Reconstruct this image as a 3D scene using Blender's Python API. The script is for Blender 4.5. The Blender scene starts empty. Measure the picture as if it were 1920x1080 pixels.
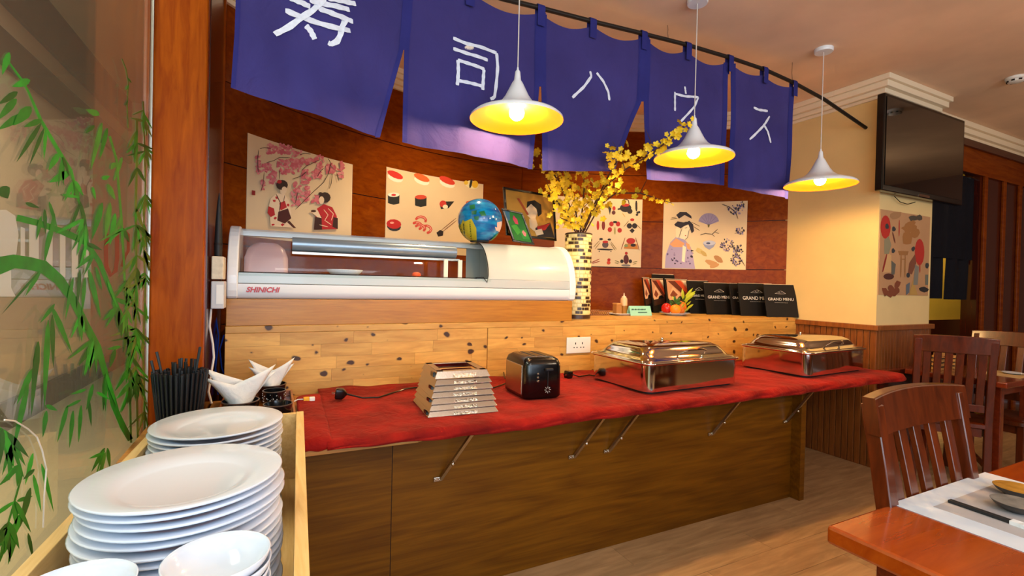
import bpy, bmesh, math, random
import numpy as np
from mathutils import Vector, Matrix

random.seed(7)
SC = bpy.context.scene
COL = SC.collection

# ------------------------------------------------------------------ camera
F_PX, YAW, PITCH, ROLL, EYE = 900.0, math.radians(26.3), math.radians(-0.5), math.radians(1.34), 1.32
_fw = Vector((math.sin(YAW) * math.cos(PITCH), math.cos(YAW) * math.cos(PITCH), math.sin(PITCH)))
_r0 = Vector((math.cos(YAW), -math.sin(YAW), 0))
_u0 = _r0.cross(_fw)
_R = _r0 * math.cos(ROLL) + _u0 * math.sin(ROLL)
_U = _u0 * math.cos(ROLL) - _r0 * math.sin(ROLL)
CAM = Vector((0, 0, EYE))
cam_data = bpy.data.cameras.new('camera')
cam_data.sensor_width = 36.0
cam_data.lens = 36.0 * F_PX / 1920.0
cam_data.clip_start = 0.05
cam = bpy.data.objects.new('camera', cam_data)
COL.objects.link(cam)
cam.matrix_world = Matrix(((_R.x, _U.x, -_fw.x, 0), (_R.y, _U.y, -_fw.y, 0), (_R.z, _U.z, -_fw.z, EYE), (0, 0, 0, 1)))
SC.camera = cam

# ------------------------------------------------------------------ colour management, world, room lights
vs = SC.view_settings
vs.view_transform = 'Standard'
vs.look = 'None'
vs.gamma = 1.0
vs.use_curve_mapping = False
vs.exposure = 0.22

world = bpy.data.worlds.new('world')
SC.world = world
world.use_nodes = True
world.node_tree.nodes['Background'].inputs[0].default_value = (0.75, 0.85, 1.0, 1)
world.node_tree.nodes['Background'].inputs[1].default_value = 0.6


def area_light(name, loc, target, sx, sy, power, col):
    l = bpy.data.lights.new(name, 'AREA')
    l.shape = 'RECTANGLE'
    l.size, l.size_y, l.energy, l.color = sx, sy, power, col
    o = bpy.data.objects.new(name, l)
    COL.objects.link(o)
    o.location = loc
    o.rotation_euler = (Vector(target) - Vector(loc)).to_track_quat('-Z', 'Y').to_euler()
    return o


# daylight through the shop front behind the camera
area_light('shop_front_daylight', (1.2, -2.85, 1.7), (1.4, 3.0, 1.6), 3.4, 2.2, 70, (0.68, 0.84, 1.0))
# cool fill added just inside the glass front to brighten the plates
area_light('glass_front_fill', (-0.40, -1.0, 1.55), (1.2, 1.6, 0.7), 1.8, 1.5, 34, (0.68, 0.85, 1.0))
area_light('ceiling_fill_light', (0.6, -0.9, 2.9), (0.6, -0.9, 0), 1.2, 0.6, 16, (0.95, 0.96, 1.0))  # unseen overhead fill, added to light the plates


def room_fill(loc, power, col, r=.12):
    l = bpy.data.lights.new('room_fill_light', 'POINT')
    l.energy, l.color, l.shadow_soft_size = power, col, r
    o = bpy.data.objects.new('room_fill_light', l); COL.objects.link(o); o.location = loc


# unseen warm fill lights, added to brighten the ceiling
room_fill((3.3, -1.0, 2.25), 46, (1.0, .80, .58))
room_fill((1.0, -1.3, 2.25), 22, (1.0, .86, .70))
room_fill((6.3, .5, 2.25), 16, (1.0, .76, .50))
# corridor beyond the glass
area_light('corridor_light', (-1.2, 2.4, 3.45), (-1.2, 2.4, 0), 0.6, 4.0, 100, (1.0, 0.95, 0.84))
# back room behind the doorway
area_light('back_room_light', (6.5, 2.56, 2.85), (6.5, 2.56, 0), 0.8, 0.2, 40, (1.0, 0.85, 0.45))


# ------------------------------------------------------------------ measuring helpers
def ray(x, y):
    return _fw + _R * ((x - 960) / F_PX) - _U * ((y - 540) / F_PX)


def onY(x, y, Y):
    d = ray(x, y); return CAM + d * (Y / d.y)


def onX(x, y, X):
    d = ray(x, y); return CAM + d * (X / d.x)


def onZ(x, y, Z):
    d = ray(x, y); return CAM + d * ((Z - EYE) / d.z)


ARC_O, ARC_R = Vector((1.778, 1.109)), 2.793


def onArc(x, y, r=ARC_R):
    d = ray(x, y)
    p = Vector((CAM.x, CAM.y)) - ARC_O
    dd = Vector((d.x, d.y))
    a, b, c = dd.dot(dd), 2 * p.dot(dd), p.dot(p) - r * r
    return CAM + d * ((-b + math.sqrt(b * b - 4 * a * c)) / (2 * a))


def arc_xy(th, r=ARC_R):
    return (ARC_O.x + r * math.cos(th), ARC_O.y + r * math.sin(th))


# ------------------------------------------------------------------ mesh builder
class MB:
    def __init__(self):
        self.v, self.f, self.m = [], [], []

    def add(self, vs, fs, m=0):
        o = len(self.v)
        self.v += [tuple(p) for p in vs]
        self.f += [tuple(i + o for i in f) for f in fs]
        self.m += [m] * len(fs)
        return self

    def box(self, x0, x1, y0, y1, z0, z1, m=0):
        return self.add([(x0, y0, z0), (x1, y0, z0), (x1, y1, z0), (x0, y1, z0), (x0, y0, z1), (x1, y0, z1), (x1, y1, z1), (x0, y1, z1)],
                        [(0, 3, 2, 1), (4, 5, 6, 7), (0, 1, 5, 4), (1, 2, 6, 5), (2, 3, 7, 6), (3, 0, 4, 7)], m)

    def hexa(self, p, m=0):
        return self.add(p, [(0, 3, 2, 1), (4, 5, 6, 7), (0, 1, 5, 4), (1, 2, 6, 5), (2, 3, 7, 6), (3, 0, 4, 7)], m)

    def poly(self, pts, m=0):
        return self.add(pts, [tuple(range(len(pts)))], m)

    def prism(self, pts2, z0, z1, m=0):
        n = len(pts2)
        vs = [(x, y, z0) for x, y in pts2] + [(x, y, z1) for x, y in pts2]
        fs = [tuple(range(n - 1, -1, -1)), tuple(range(n, 2 * n))] + [(i, (i + 1) % n, n + (i + 1) % n, n + i) for i in range(n)]
        return self.add(vs, fs, m)

    def extrude(self, pts3, off, m=0):
        n = len(pts3); off = Vector(off)
        vs = [Vector(p) for p in pts3] + [Vector(p) + off for p in pts3]
        fs = [tuple(range(n - 1, -1, -1)), tuple(range(n, 2 * n))] + [(i, (i + 1) % n, n + (i + 1) % n, n + i) for i in range(n)]
        return self.add(vs, fs, m)

    def tube(self, path, rad, seg=8, m=0, cap=True):
        path = [Vector(p) for p in path]
        n = len(path)
        rads = rad if isinstance(rad, (list, tuple)) else [rad] * n
        vs, fs = [], []
        up = None
        for i, p in enumerate(path):
            t = (path[min(i + 1, n - 1)] - path[max(i - 1, 0)]).normalized()
            if up is None:
                up = Vector((0, 0, 1)) if abs(t.z) < .9 else Vector((1, 0, 0))
            s = t.cross(up).normalized()
            up = s.cross(t).normalized()
            for k in range(seg):
                a = 2 * math.pi * k / seg
                vs.append(p + (s * math.cos(a) + up * math.sin(a)) * rads[i])
        for i in range(n - 1):
            for k in range(seg):
                k2 = (k + 1) % seg
                fs.append((i * seg + k, i * seg + k2, (i + 1) * seg + k2, (i + 1) * seg + k))
        if cap:
            fs.append(tuple(range(seg - 1, -1, -1)))
            fs.append(tuple((n - 1) * seg + k for k in range(seg)))
        return self.add(vs, fs, m)

    def bar(self, a, b, w, h, up=(0, 0, 1), m=0):
        a, b = Vector(a), Vector(b)
        t = (b - a).normalized()
        s = t.cross(Vector(up)).normalized() * (w / 2)
        u = s.cross(t).normalized() * (h / 2)
        return self.hexa([a - s - u, a + s - u, b + s - u, b - s - u, a - s + u, a + s + u, b + s + u, b - s + u], m)

    def lathe(self, prof, c=(0, 0, 0), seg=32, m=0, sx=1, sy=1):
        vs, fs = [], []
        n = len(prof)
        for r, z in prof:
            for k in range(seg):
                a = 2 * math.pi * k / seg
                vs.append((c[0] + r * sx * math.cos(a), c[1] + r * sy * math.sin(a), c[2] + z))
        for i in range(n - 1):
            for k in range(seg):
                k2 = (k + 1) % seg
                fs.append((i * seg + k, i * seg + k2, (i + 1) * seg + k2, (i + 1) * seg + k))
        if prof[0][0] > 1e-5:
            fs.append(tuple(range(seg - 1, -1, -1)))
        if prof[-1][0] > 1e-5:
            fs.append(tuple((n - 1) * seg + k for k in range(seg)))
        return self.add(vs, fs, m)

    def lathe_open(self, prof, c=(0, 0, 0), seg=32, m=0):
        vs, fs = [], []
        n = len(prof)
        for r, z in prof:
            for k in range(seg):
                a = 2 * math.pi * k / seg
                vs.append((c[0] + r * math.cos(a), c[1] + r * math.sin(a), c[2] + z))
        for i in range(n - 1):
            for k in range(seg):
                k2 = (k + 1) % seg
                fs.append((i * seg + k, i * seg + k2, (i + 1) * seg + k2, (i + 1) * seg + k))
        return self.add(vs, fs, m)

    def loft(self, levels, cx=0, cy=0, seg=6, m=0, cap0=True, cap1=True):
        """rounded rectangles (z, hx, hy, r) stacked"""
        vs, fs = [], []
        n = 4 * (seg + 1)
        for z, hx, hy, r in levels:
            r = min(r, hx, hy)
            for q, (sx, sy) in enumerate(((1, 1), (-1, 1), (-1, -1), (1, -1))):
                for k in range(seg + 1):
                    a = math.pi / 2 * (q + k / seg)
                    vs.append((cx + sx * (hx - r) + r * math.cos(a), cy + sy * (hy - r) + r * math.sin(a), z))
        for i in range(len(levels) - 1):
            for k in range(n):
                k2 = (k + 1) % n
                fs.append((i * n + k, i * n + k2, (i + 1) * n + k2, (i + 1) * n + k))
        if cap0: fs.append(tuple(range(n - 1, -1, -1)))
        if cap1: fs.append(tuple((len(levels) - 1) * n + k for k in range(n)))
        return self.add(vs, fs, m)

    def sphere(self, c, r, seg=16, rings=10, m=0, s=(1, 1, 1)):
        vs, fs = [(c[0], c[1], c[2] - r * s[2])], []
        for i in range(1, rings):
            t = math.pi * i / rings - math.pi / 2
            for k in range(seg):
                a = 2 * math.pi * k / seg
                vs.append((c[0] + r * s[0] * math.cos(t) * math.cos(a), c[1] + r * s[1] * math.cos(t) * math.sin(a), c[2] + r * s[2] * math.sin(t)))
        vs.append((c[0], c[1], c[2] + r * s[2]))
        L = len(vs) - 1
        for k in range(seg):
            k2 = (k + 1) % seg
            fs.append((0, 1 + k2, 1 + k))
            for i in range(rings - 2):
                a = 1 + i * seg
                fs.append((a + k, a + k2, a + seg + k2, a + seg + k))
            fs.append((L - seg + k, L - seg + k2, L))
        return self.add(vs, fs, m)

    def rings(self, R, m=0):
        """closed cross-sections of equal count joined into one capped bar"""
        n = len(R[0])
        vs = [p for r in R for p in r]
        fs = [(i * n + k, i * n + (k + 1) % n, (i + 1) * n + (k + 1) % n, (i + 1) * n + k) for i in range(len(R) - 1) for k in range(n)]
        fs.append(tuple(range(n - 1, -1, -1))); fs.append(tuple((len(R) - 1) * n + k for k in range(n)))
        return self.add(vs, fs, m)

    def grid(self, P, m=0):
        """P[i][j] points"""
        nu, nv = len(P), len(P[0])
        vs = [p for row in P for p in row]
        fs = [(i * nv + j, (i + 1) * nv + j, (i + 1) * nv + j + 1, i * nv + j + 1) for i in range(nu - 1) for j in range(nv - 1)]
        return self.add(vs, fs, m)

    def build(self, name, mats, parent=None, smooth=False, local=False, bevel=0, solid=0, kind=None, label=None, auto=40):
        me = bpy.data.meshes.new(name)
        off = Vector((0, 0, 0))
        if parent is not None and not local:
            q = parent
            while q is not None:
                off += q.location; q = q.parent
        me.from_pydata([tuple(Vector(p) - off) for p in self.v], [], self.f)
        mats = mats if isinstance(mats, (list, tuple)) else [mats]
        for mm in mats: me.materials.append(mm)
        if len(mats) > 1:
            me.polygons.foreach_set('material_index', self.m)
        me.update()
        o = bpy.data.objects.new(name, me)
        COL.objects.link(o)
        if parent is not None: o.parent = parent
        if smooth:
            me.polygons.foreach_set('use_smooth', [True] * len(me.polygons))
            if auto:
                me.set_sharp_from_angle(angle=math.radians(auto))
        if solid:
            md = o.modifiers.new('solid', 'SOLIDIFY'); md.thickness = solid; md.offset = 0
        if bevel:
            md = o.modifiers.new('bevel', 'BEVEL'); md.width = bevel; md.segments = 2; md.limit_method = 'ANGLE'
            md.angle_limit = math.radians(35)
        if kind: o['kind'] = kind
        if label: o['label'] = label
        return o


def tag(o, label, cat, group=None):
    o['label'] = label; o['category'] = cat
    if group: o['group'] = group
    return o


def thing(name, label, cat, loc=(0, 0, 0), rz=0, group=None):
    o = bpy.data.objects.new(name, None)
    o.empty_display_size = 0.05
    COL.objects.link(o)
    o.location = loc; o.rotation_euler = (0, 0, rz)
    return tag(o, label, cat, group)


def copy_tree(o, parent=None):
    c = o.copy(); COL.objects.link(c)
    if parent is not None: c.parent = parent
    for ch in list(o.children): copy_tree(ch, c)
    return c


def struct(o):
    o['kind'] = 'structure'; return o


def text_part(name, body, size, mat, parent, M, extrude=0.0006, bold=0.0, shear=0.0, align='CENTER'):
    cu = bpy.data.curves.new(name, 'FONT')
    cu.body = body; cu.size = size; cu.extrude = extrude; cu.offset = bold; cu.shear = shear
    cu.align_x = align; cu.align_y = 'CENTER'; cu.resolution_u = 3
    t = bpy.data.objects.new(name, cu); COL.objects.link(t)
    dg = bpy.context.evaluated_depsgraph_get()
    me = bpy.data.meshes.new_from_object(t.evaluated_get(dg))
    bpy.data.objects.remove(t); bpy.data.curves.remove(cu)
    me.name = name
    me.materials.clear(); me.materials.append(mat)
    off = Vector((0, 0, 0)); q = parent
    while q is not None:
        off += q.location; q = q.parent
    me.transform(Matrix.Translation(-off) @ M)
    o = bpy.data.objects.new(name, me); COL.objects.link(o); o.parent = parent
    return o


def frame_matrix(o, ex, ey):
    ex, ey = Vector(ex).normalized(), Vector(ey).normalized()
    ez = ex.cross(ey).normalized(); o = Vector(o)
    return Matrix(((ex.x, ey.x, ez.x, o.x), (ex.y, ey.y, ez.y, o.y), (ex.z, ey.z, ez.z, o.z), (0, 0, 0, 1)))


# ------------------------------------------------------------------ materials
def srgb(h):
    if isinstance(h, (tuple, list)): return tuple(h)[:3]
    h = h.lstrip('#')
    c = [int(h[i:i + 2], 16) / 255 for i in (0, 2, 4)]
    return tuple(x / 12.92 if x <= .04045 else ((x + .055) / 1.055) ** 2.4 for x in c)


def new_mat(name):
    m = bpy.data.materials.new(name); m.use_nodes = True
    nt = m.node_tree
    return m, nt, nt.nodes['Principled BSDF']


def setp(b, **k):
    names = dict(rough='Roughness', metal='Metallic', spec='Specular IOR Level', coat='Coat Weight', coatr='Coat Roughness',
                 sheen='Sheen Weight', trans='Transmission Weight', ior='IOR', alpha='Alpha', sss='Subsurface Weight')
    for a, v in k.items(): b.inputs[names[a]].default_value = v


def plain(name, col, rough=.5, noise=0.0, nscale=20, bump=0.0, bscale=60, **k):
    m, nt, b = new_mat(name)
    c = srgb(col)
    b.inputs['Base Color'].default_value = (*c, 1)
    setp(b, rough=rough, **k)
    if noise or bump:
        g = nt.nodes.new('ShaderNodeNewGeometry')
    if noise:
        n = nt.nodes.new('ShaderNodeTexNoise'); n.inputs['Scale'].default_value = nscale; n.inputs['Detail'].default_value = 4
        nt.links.new(g.outputs['Position'], n.inputs['Vector'])
        r = nt.nodes.new('ShaderNodeValToRGB')
        r.color_ramp.elements[0].position = .3; r.color_ramp.elements[1].position = .7
        r.color_ramp.elements[0].color = (*[x * (1 - noise) for x in c], 1)
        r.color_ramp.elements[1].color = (*[min(1, x * (1 + noise)) for x in c], 1)
        nt.links.new(n.outputs['Fac'], r.inputs['Fac']); nt.links.new(r.outputs['Color'], b.inputs['Base Color'])
    if bump:
        n2 = nt.nodes.new('ShaderNodeTexNoise'); n2.inputs['Scale'].default_value = bscale; n2.inputs['Detail'].default_value = 3
        nt.links.new(g.outputs['Position'], n2.inputs['Vector'])
        bp = nt.nodes.new('ShaderNodeBump'); bp.inputs['Strength'].default_value = bump; bp.inputs['Distance'].default_value = .01
        nt.links.new(n2.outputs['Fac'], bp.inputs['Height']); nt.links.new(bp.outputs['Normal'], b.inputs['Normal'])
    return m


def emit(name, col, s):
    m, nt, b = new_mat(name)
    b.inputs['Base Color'].default_value = (0, 0, 0, 1)
    b.inputs['Emission Color'].default_value = (*srgb(col), 1)
    b.inputs['Emission Strength'].default_value = s
    return m


def wood(name, dark, light, axis='X', stretch=14, scale=5, rough=.35, coat=0.0, var=.25, knots=0.0, rings=0.0, bump=.05, knotcol='#2a1206'):
    """grain running along AXIS in world space; each piece shifts by its own random number"""
    m, nt, b = new_mat(name)
    N, L = nt.nodes, nt.links
    g = N.new('ShaderNodeNewGeometry'); oi = N.new('ShaderNodeObjectInfo')
    sh = N.new('ShaderNodeVectorMath'); sh.operation = 'MULTIPLY_ADD'
    comb = N.new('ShaderNodeCombineXYZ')
    for i in range(3): L.new(oi.outputs['Random'], comb.inputs[i])
    L.new(comb.outputs[0], sh.inputs[0]); sh.inputs[1].default_value = (17, 9, 13); L.new(g.outputs['Position'], sh.inputs[2])
    mp = N.new('ShaderNodeMapping')
    s = [stretch] * 3; s['XYZ'.index(axis)] = 1.0
    mp.inputs['Scale'].default_value = s
    L.new(sh.outputs[0], mp.inputs['Vector'])
    n = N.new('ShaderNodeTexNoise'); n.inputs['Scale'].default_value = scale; n.inputs['Detail'].default_value = 8
    n.inputs['Roughness'].default_value = .62; n.inputs['Distortion'].default_value = .6
    L.new(mp.outputs[0], n.inputs['Vector'])
    fac = n.outputs['Fac']
    if rings:
        mp2 = N.new('ShaderNodeMapping'); s2 = [1.0] * 3; s2['XYZ'.index(axis)] = .14
        mp2.inputs['Scale'].default_value = s2
        L.new(sh.outputs[0], mp2.inputs['Vector'])
        n2 = N.new('ShaderNodeTexNoise'); n2.inputs['Scale'].default_value = 3.2; n2.inputs['Detail'].default_value = 2
        L.new(mp2.outputs[0], n2.inputs['Vector'])
        mul = N.new('ShaderNodeMath'); mul.operation = 'MULTIPLY'; mul.inputs[1].default_value = 26; L.new(n2.outputs['Fac'], mul.inputs[0])
        fr = N.new('ShaderNodeMath'); fr.operation = 'PINGPONG'; fr.inputs[1].default_value = 1.0; L.new(mul.outputs[0], fr.inputs[0])
        mx = N.new('ShaderNodeMix'); mx.inputs[0].default_value = rings
        L.new(fac, mx.inputs[2]); L.new(fr.outputs[0], mx.inputs[3]); fac = mx.outputs[0]
    r = N.new('ShaderNodeValToRGB')
    r.color_ramp.elements[0].position = .28; r.color_ramp.elements[1].position = .72
    r.color_ramp.elements[0].color = (*srgb(dark), 1); r.color_ramp.elements[1].color = (*srgb(light), 1)
    L.new(fac, r.inputs['Fac'])
    hv = N.new('ShaderNodeHueSaturation')
    ma = N.new('ShaderNodeMapRange'); ma.inputs['To Min'].default_value = 1 - var; ma.inputs['To Max'].default_value = 1 + var
    L.new(oi.outputs['Random'], ma.inputs['Value']); L.new(ma.outputs[0], hv.inputs['Value'])
    L.new(r.outputs['Color'], hv.inputs['Color'])
    col = hv.outputs['Color']
    if knots:
        mk = N.new('ShaderNodeMapping'); sk = [1.0] * 3; sk['XYZ'.index(axis)] = .72
        mk.inputs['Scale'].default_value = sk
        nd = N.new('ShaderNodeTexNoise'); nd.inputs['Scale'].default_value = 9; nd.inputs['Detail'].default_value = 2
        L.new(g.outputs['Position'], nd.inputs['Vector'])
        ad = N.new('ShaderNodeVectorMath'); ad.operation = 'MULTIPLY_ADD'; ad.inputs[1].default_value = (.05, .05, .05)
        L.new(nd.outputs['Color'], ad.inputs[0]); L.new(g.outputs['Position'], ad.inputs[2])
        sx_ = N.new('ShaderNodeSeparateXYZ'); L.new(ad.outputs[0], sx_.inputs[0])
        yz_ = N.new('ShaderNodeMath'); yz_.operation = 'ADD'; L.new(sx_.outputs[1], yz_.inputs[0]); L.new(sx_.outputs[2], yz_.inputs[1])
        cb_ = N.new('ShaderNodeCombineXYZ'); L.new(sx_.outputs[0], cb_.inputs[0]); L.new(yz_.outputs[0], cb_.inputs[1])
        L.new(cb_.outputs[0], mk.inputs['Vector'])
        vo = N.new('ShaderNodeTexVoronoi'); vo.voronoi_dimensions = '2D'; vo.inputs['Scale'].default_value = 10.5
        L.new(mk.outputs[0], vo.inputs['Vector'])
        # knot radius differs from cell to cell
        sep = N.new('ShaderNodeSeparateColor'); L.new(vo.outputs['Color'], sep.inputs[0])
        mr = N.new('ShaderNodeMapRange'); mr.inputs['From Min'].default_value = .15; mr.inputs['From Max'].default_value = 1
        mr.inputs['To Min'].default_value = -.05; mr.inputs['To Max'].default_value = .15
        L.new(sep.outputs[0], mr.inputs['Value'])
        dv = N.new('ShaderNodeMath'); dv.operation = 'SUBTRACT'; L.new(mr.outputs[0], dv.inputs[0]); L.new(vo.outputs['Distance'], dv.inputs[1])
        kr = N.new('ShaderNodeMapRange'); kr.inputs['From Min'].default_value = -.06; kr.inputs['From Max'].default_value = .02
        L.new(dv.outputs[0], kr.inputs['Value'])
        pw = N.new('ShaderNodeMath'); pw.operation = 'POWER'; pw.inputs[1].default_value = 2.2; L.new(kr.outputs[0], pw.inputs[0])
        km = N.new('ShaderNodeMath'); km.operation = 'MULTIPLY'; km.inputs[1].default_value = knots; L.new(pw.outputs[0], km.inputs[0])
        mx2 = N.new('ShaderNodeMix'); mx2.data_type = 'RGBA'
        L.new(km.outputs[0], mx2.inputs[0]); L.new(col, mx2.inputs[6]); mx2.inputs[7].default_value = (*srgb(knotcol), 1)
        col = mx2.outputs[2]
    L.new(col, b.inputs['Base Color'])
    setp(b, rough=rough, coat=coat, coatr=.12)
    if bump:
        bp = N.new('ShaderNodeBump'); bp.inputs['Strength'].default_value = bump; bp.inputs['Distance'].default_value = .01
        L.new(n.outputs['Fac'], bp.inputs['Height']); L.new(bp.outputs['Normal'], b.inputs['Normal'])
    return m


def pane_glass(name, tint=(1, 1, 1), ior=1.5, rough=0.0, veil=0.0, veilcol=(1, 1, 1)):
    """thin pane: passes light straight on, mirrors by Fresnel; VEIL mixes in an even diffuse tint"""
    m = bpy.data.materials.new(name); m.use_nodes = True
    nt = m.node_tree; N, L = nt.nodes, nt.links
    N.remove(N['Principled BSDF'])
    out = N['Material Output']
    t = N.new('ShaderNodeBsdfTransparent'); t.inputs[0].default_value = (*tint, 1)
    gl = N.new('ShaderNodeBsdfGlossy'); gl.inputs['Roughness'].default_value = rough
    # Schlick reflectance, the same from both sides of the pane
    ge = N.new('ShaderNodeNewGeometry')
    dt = N.new('ShaderNodeVectorMath'); dt.operation = 'DOT_PRODUCT'
    L.new(ge.outputs['Incoming'], dt.inputs[0]); L.new(ge.outputs['Normal'], dt.inputs[1])
    ab = N.new('ShaderNodeMath'); ab.operation = 'ABSOLUTE'; L.new(dt.outputs['Value'], ab.inputs[0])
    om = N.new('ShaderNodeMath'); om.operation = 'SUBTRACT'; om.inputs[0].default_value = 1; L.new(ab.outputs[0], om.inputs[1])
    pw5 = N.new('ShaderNodeMath'); pw5.operation = 'POWER'; pw5.inputs[1].default_value = 5; L.new(om.outputs[0], pw5.inputs[0])
    f0 = ((ior - 1) / (ior + 1)) ** 2
    fr = N.new('ShaderNodeMath'); fr.operation = 'MULTIPLY_ADD'; fr.inputs[1].default_value = 1 - f0; fr.inputs[2].default_value = f0
    L.new(pw5.outputs[0], fr.inputs[0])
    mx = N.new('ShaderNodeMixShader')
    src = t.outputs[0]
    if veil:
        df = N.new('ShaderNodeBsdfDiffuse'); df.inputs[0].default_value = (*veilcol, 1)
        m2 = N.new('ShaderNodeMixShader'); m2.inputs[0].default_value = veil
        L.new(t.outputs[0], m2.inputs[1]); L.new(df.outputs[0], m2.inputs[2]); src = m2.outputs[0]
    L.new(fr.outputs[0], mx.inputs[0]); L.new(src, mx.inputs[1]); L.new(gl.outputs[0], mx.inputs[2])
    L.new(mx.outputs[0], out.inputs['Surface'])
    return m


def cloth_mat(name, col, rough=.9, trans=0.0, see=0.0, sheen=.0, weave=900, noise=.12, nscale=6, wrinkle=0.0, wscale=14, sheencol=None):
    m = plain(name, col, rough=rough, noise=noise, nscale=nscale, bump=.0)
    nt = m.node_tree; N, L = nt.nodes, nt.links
    b = N['Principled BSDF']; out = N['Material Output']
    setp(b, sheen=sheen, spec=.15)
    if sheencol: b.inputs['Sheen Tint'].default_value = (*srgb(sheencol), 1)
    g = N.new('ShaderNodeNewGeometry')
    h = None
    if wrinkle:
        n2 = N.new('ShaderNodeTexNoise'); n2.inputs['Scale'].default_value = wscale; n2.inputs['Detail'].default_value = 5
        n2.inputs['Distortion'].default_value = 1.2
        L.new(g.outputs['Position'], n2.inputs['Vector'])
        bp = N.new('ShaderNodeBump'); bp.inputs['Strength'].default_value = wrinkle; bp.inputs['Distance'].default_value = .02
        L.new(n2.outputs['Fac'], bp.inputs['Height']); L.new(bp.outputs['Normal'], b.inputs['Normal'])
    src = b.outputs[0]
    if trans:
        t = N.new('ShaderNodeBsdfTranslucent'); t.inputs[0].default_value = (*srgb(col), 1)
        mx = N.new('ShaderNodeMixShader'); mx.inputs[0].default_value = trans
        L.new(src, mx.inputs[1]); L.new(t.outputs[0], mx.inputs[2]); src = mx.outputs[0]
    if see:
        t = N.new('ShaderNodeBsdfTransparent')
        mx = N.new('ShaderNodeMixShader'); mx.inputs[0].default_value = see
        L.new(src, mx.inputs[1]); L.new(t.outputs[0], mx.inputs[2]); src = mx.outputs[0]
    L.new(src, out.inputs['Surface'])
    return m


M = {}
M['wallwood'] = wood('red_brown_wall_veneer', '#662504', '#884108', 'X', 8, 3, rough=.24, coat=.0, var=.08, bump=.006)
setp(M['wallwood'].node_tree.nodes['Principled BSDF'], spec=.07)
M['pillarwood'] = wood('orange_brown_pillar_veneer', '#823004', '#b2560a', 'Z', 9, 4, rough=.3, coat=.0, var=.05, bump=.006)
setp(M['pillarwood'].node_tree.nodes['Principled BSDF'], spec=.10)
M['groove'] = plain('dark_joint', '#150604', .7)
M['cream'] = plain('cream_plaster', '#e2c68a', .75, noise=.05, nscale=3, bump=.05, bscale=40)
M['crown'] = plain('painted_crown_moulding', '#ecdcc0', .55)
M['ceiling'] = plain('painted_ceiling', '#e6c6a8', .8, noise=.10, nscale=2.2, bump=.05, bscale=30)
M['roomwall'] = plain('room_wall_veneer', '#6a4026', .55, noise=.1, nscale=2)
M['beadboard'] = wood('beadboard_wood', '#6a3410', '#96561f', 'Z', 10, 5, rough=.42, var=.14, coat=.1)
M['plank'] = wood('floor_plank_laminate', '#8c6c4a', '#bd9a70', 'X', 9, 3.0, rough=.40, var=.07, rings=.06, bump=.03)
M['oak'] = wood('oak_veneer', '#573106', '#7b4c0b', 'X', 22, 2.6, rough=.4, var=.03, rings=.20, coat=.0, bump=.02)
setp(M['oak'].node_tree.nodes['Principled BSDF'], spec=.2)
M['oaklight'] = wood('light_oak_veneer', '#9c6012', '#ba7e20', 'X', 16, 5, rough=.42, var=.03, coat=.1, bump=.03)
M['shelfwood'] = wood('shelf_edge_wood', '#96652c', '#b8843d', 'X', 16, 5, rough=.5, var=.03)
M['knotty'] = wood('knotty_rubberwood', '#b98238', '#dfab56', 'X', 7, 4, rough=.45, var=.15, knots=.97, coat=.04, bump=.03, knotcol='#331504')
M['boxwood'] = wood('pale_pine', '#d6a962', '#ecc989', 'Y', 12, 6, rough=.55, var=.03)
M['redwood'] = wood('glossy_red_brown_furniture_wood', '#5a1c0a', '#7d2e10', 'X', 8, 5, rough=.22, coat=.7, var=.10, bump=.01)
M['tablewood'] = wood('orange_brown_table_top', '#8c3408', '#a84a0f', 'X', 8, 3, rough=.16, coat=.8, var=.03, bump=.005)
M['chairwood'] = wood('dark_mahogany_chair_wood', '#3c1404', '#642609', 'Z', 8, 5, rough=.28, coat=.45, var=.12, bump=.01)
M['darkwall'] = wood('dark_red_wall_wood', '#2c0a04', '#4a1508', 'Z', 8, 4, rough=.25, coat=.5, var=.05, bump=.0)
M['noren'] = cloth_mat('indigo_cotton', '#3e3a7c', trans=.12, see=.010, wrinkle=.55, wscale=8, noise=.14, nscale=3)
M['norenseam'] = cloth_mat('indigo_cotton_seam', '#31327a', trans=.08, wrinkle=.3, wscale=12, noise=.1)
M['paint'] = plain('white_brush_paint', '#dfe6f6', .8, noise=.08, nscale=60)
M['black'] = plain('black_plastic', '#060607', .2)
M['blackmat'] = plain('matt_black', '#131316', .6)
M['rod'] = plain('black_painted_pipe', '#120d0c', .45)
M['white'] = plain('white_enamel', '#e9edf2', .28, coat=.3)
M['casegrey'] = plain('pale_grey_enamel', '#b6c1c6', .3, coat=.3)
M['whiteplastic'] = plain('white_plastic', '#e6e3dc', .4)
M['porcelain'] = plain('white_porcelain', '#d6deec', .12, coat=.5)
M['steel'] = plain('polished_steel', '#d9d4cc', .08, metal=1.0)
M['brushed'] = plain('brushed_steel', '#b8aea0', .26, metal=1.0, bump=.06, bscale=220)
M['hammered'] = plain('hammered_steel', '#d8cfbe', .16, metal=1.0, bump=1.0, bscale=110)
M['gold'] = plain('gold_leaf_paint', (.42, .095, .002), .4)
M['redvelvet'] = cloth_mat('red_velvet', '#7c0b07', rough=.8, sheen=.22, sheencol='#ff7a5a', wrinkle=.6, wscale=13, noise=.4, nscale=7)
M['napkin'] = cloth_mat('white_paper_napkin', '#f1f2f2', rough=.8, trans=.2, noise=.03, wrinkle=.3, wscale=20)
M['paper'] = plain('cream_poster_paper', '#e0c69e', .75, noise=.03, nscale=4)
M['paper_tan'] = plain('tan_poster_paper', '#b98c62', .7, noise=.05, nscale=6)
M['darkcloth'] = cloth_mat('black_navy_cotton', '#15161f', trans=.12, wrinkle=.3, noise=.1)
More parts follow.
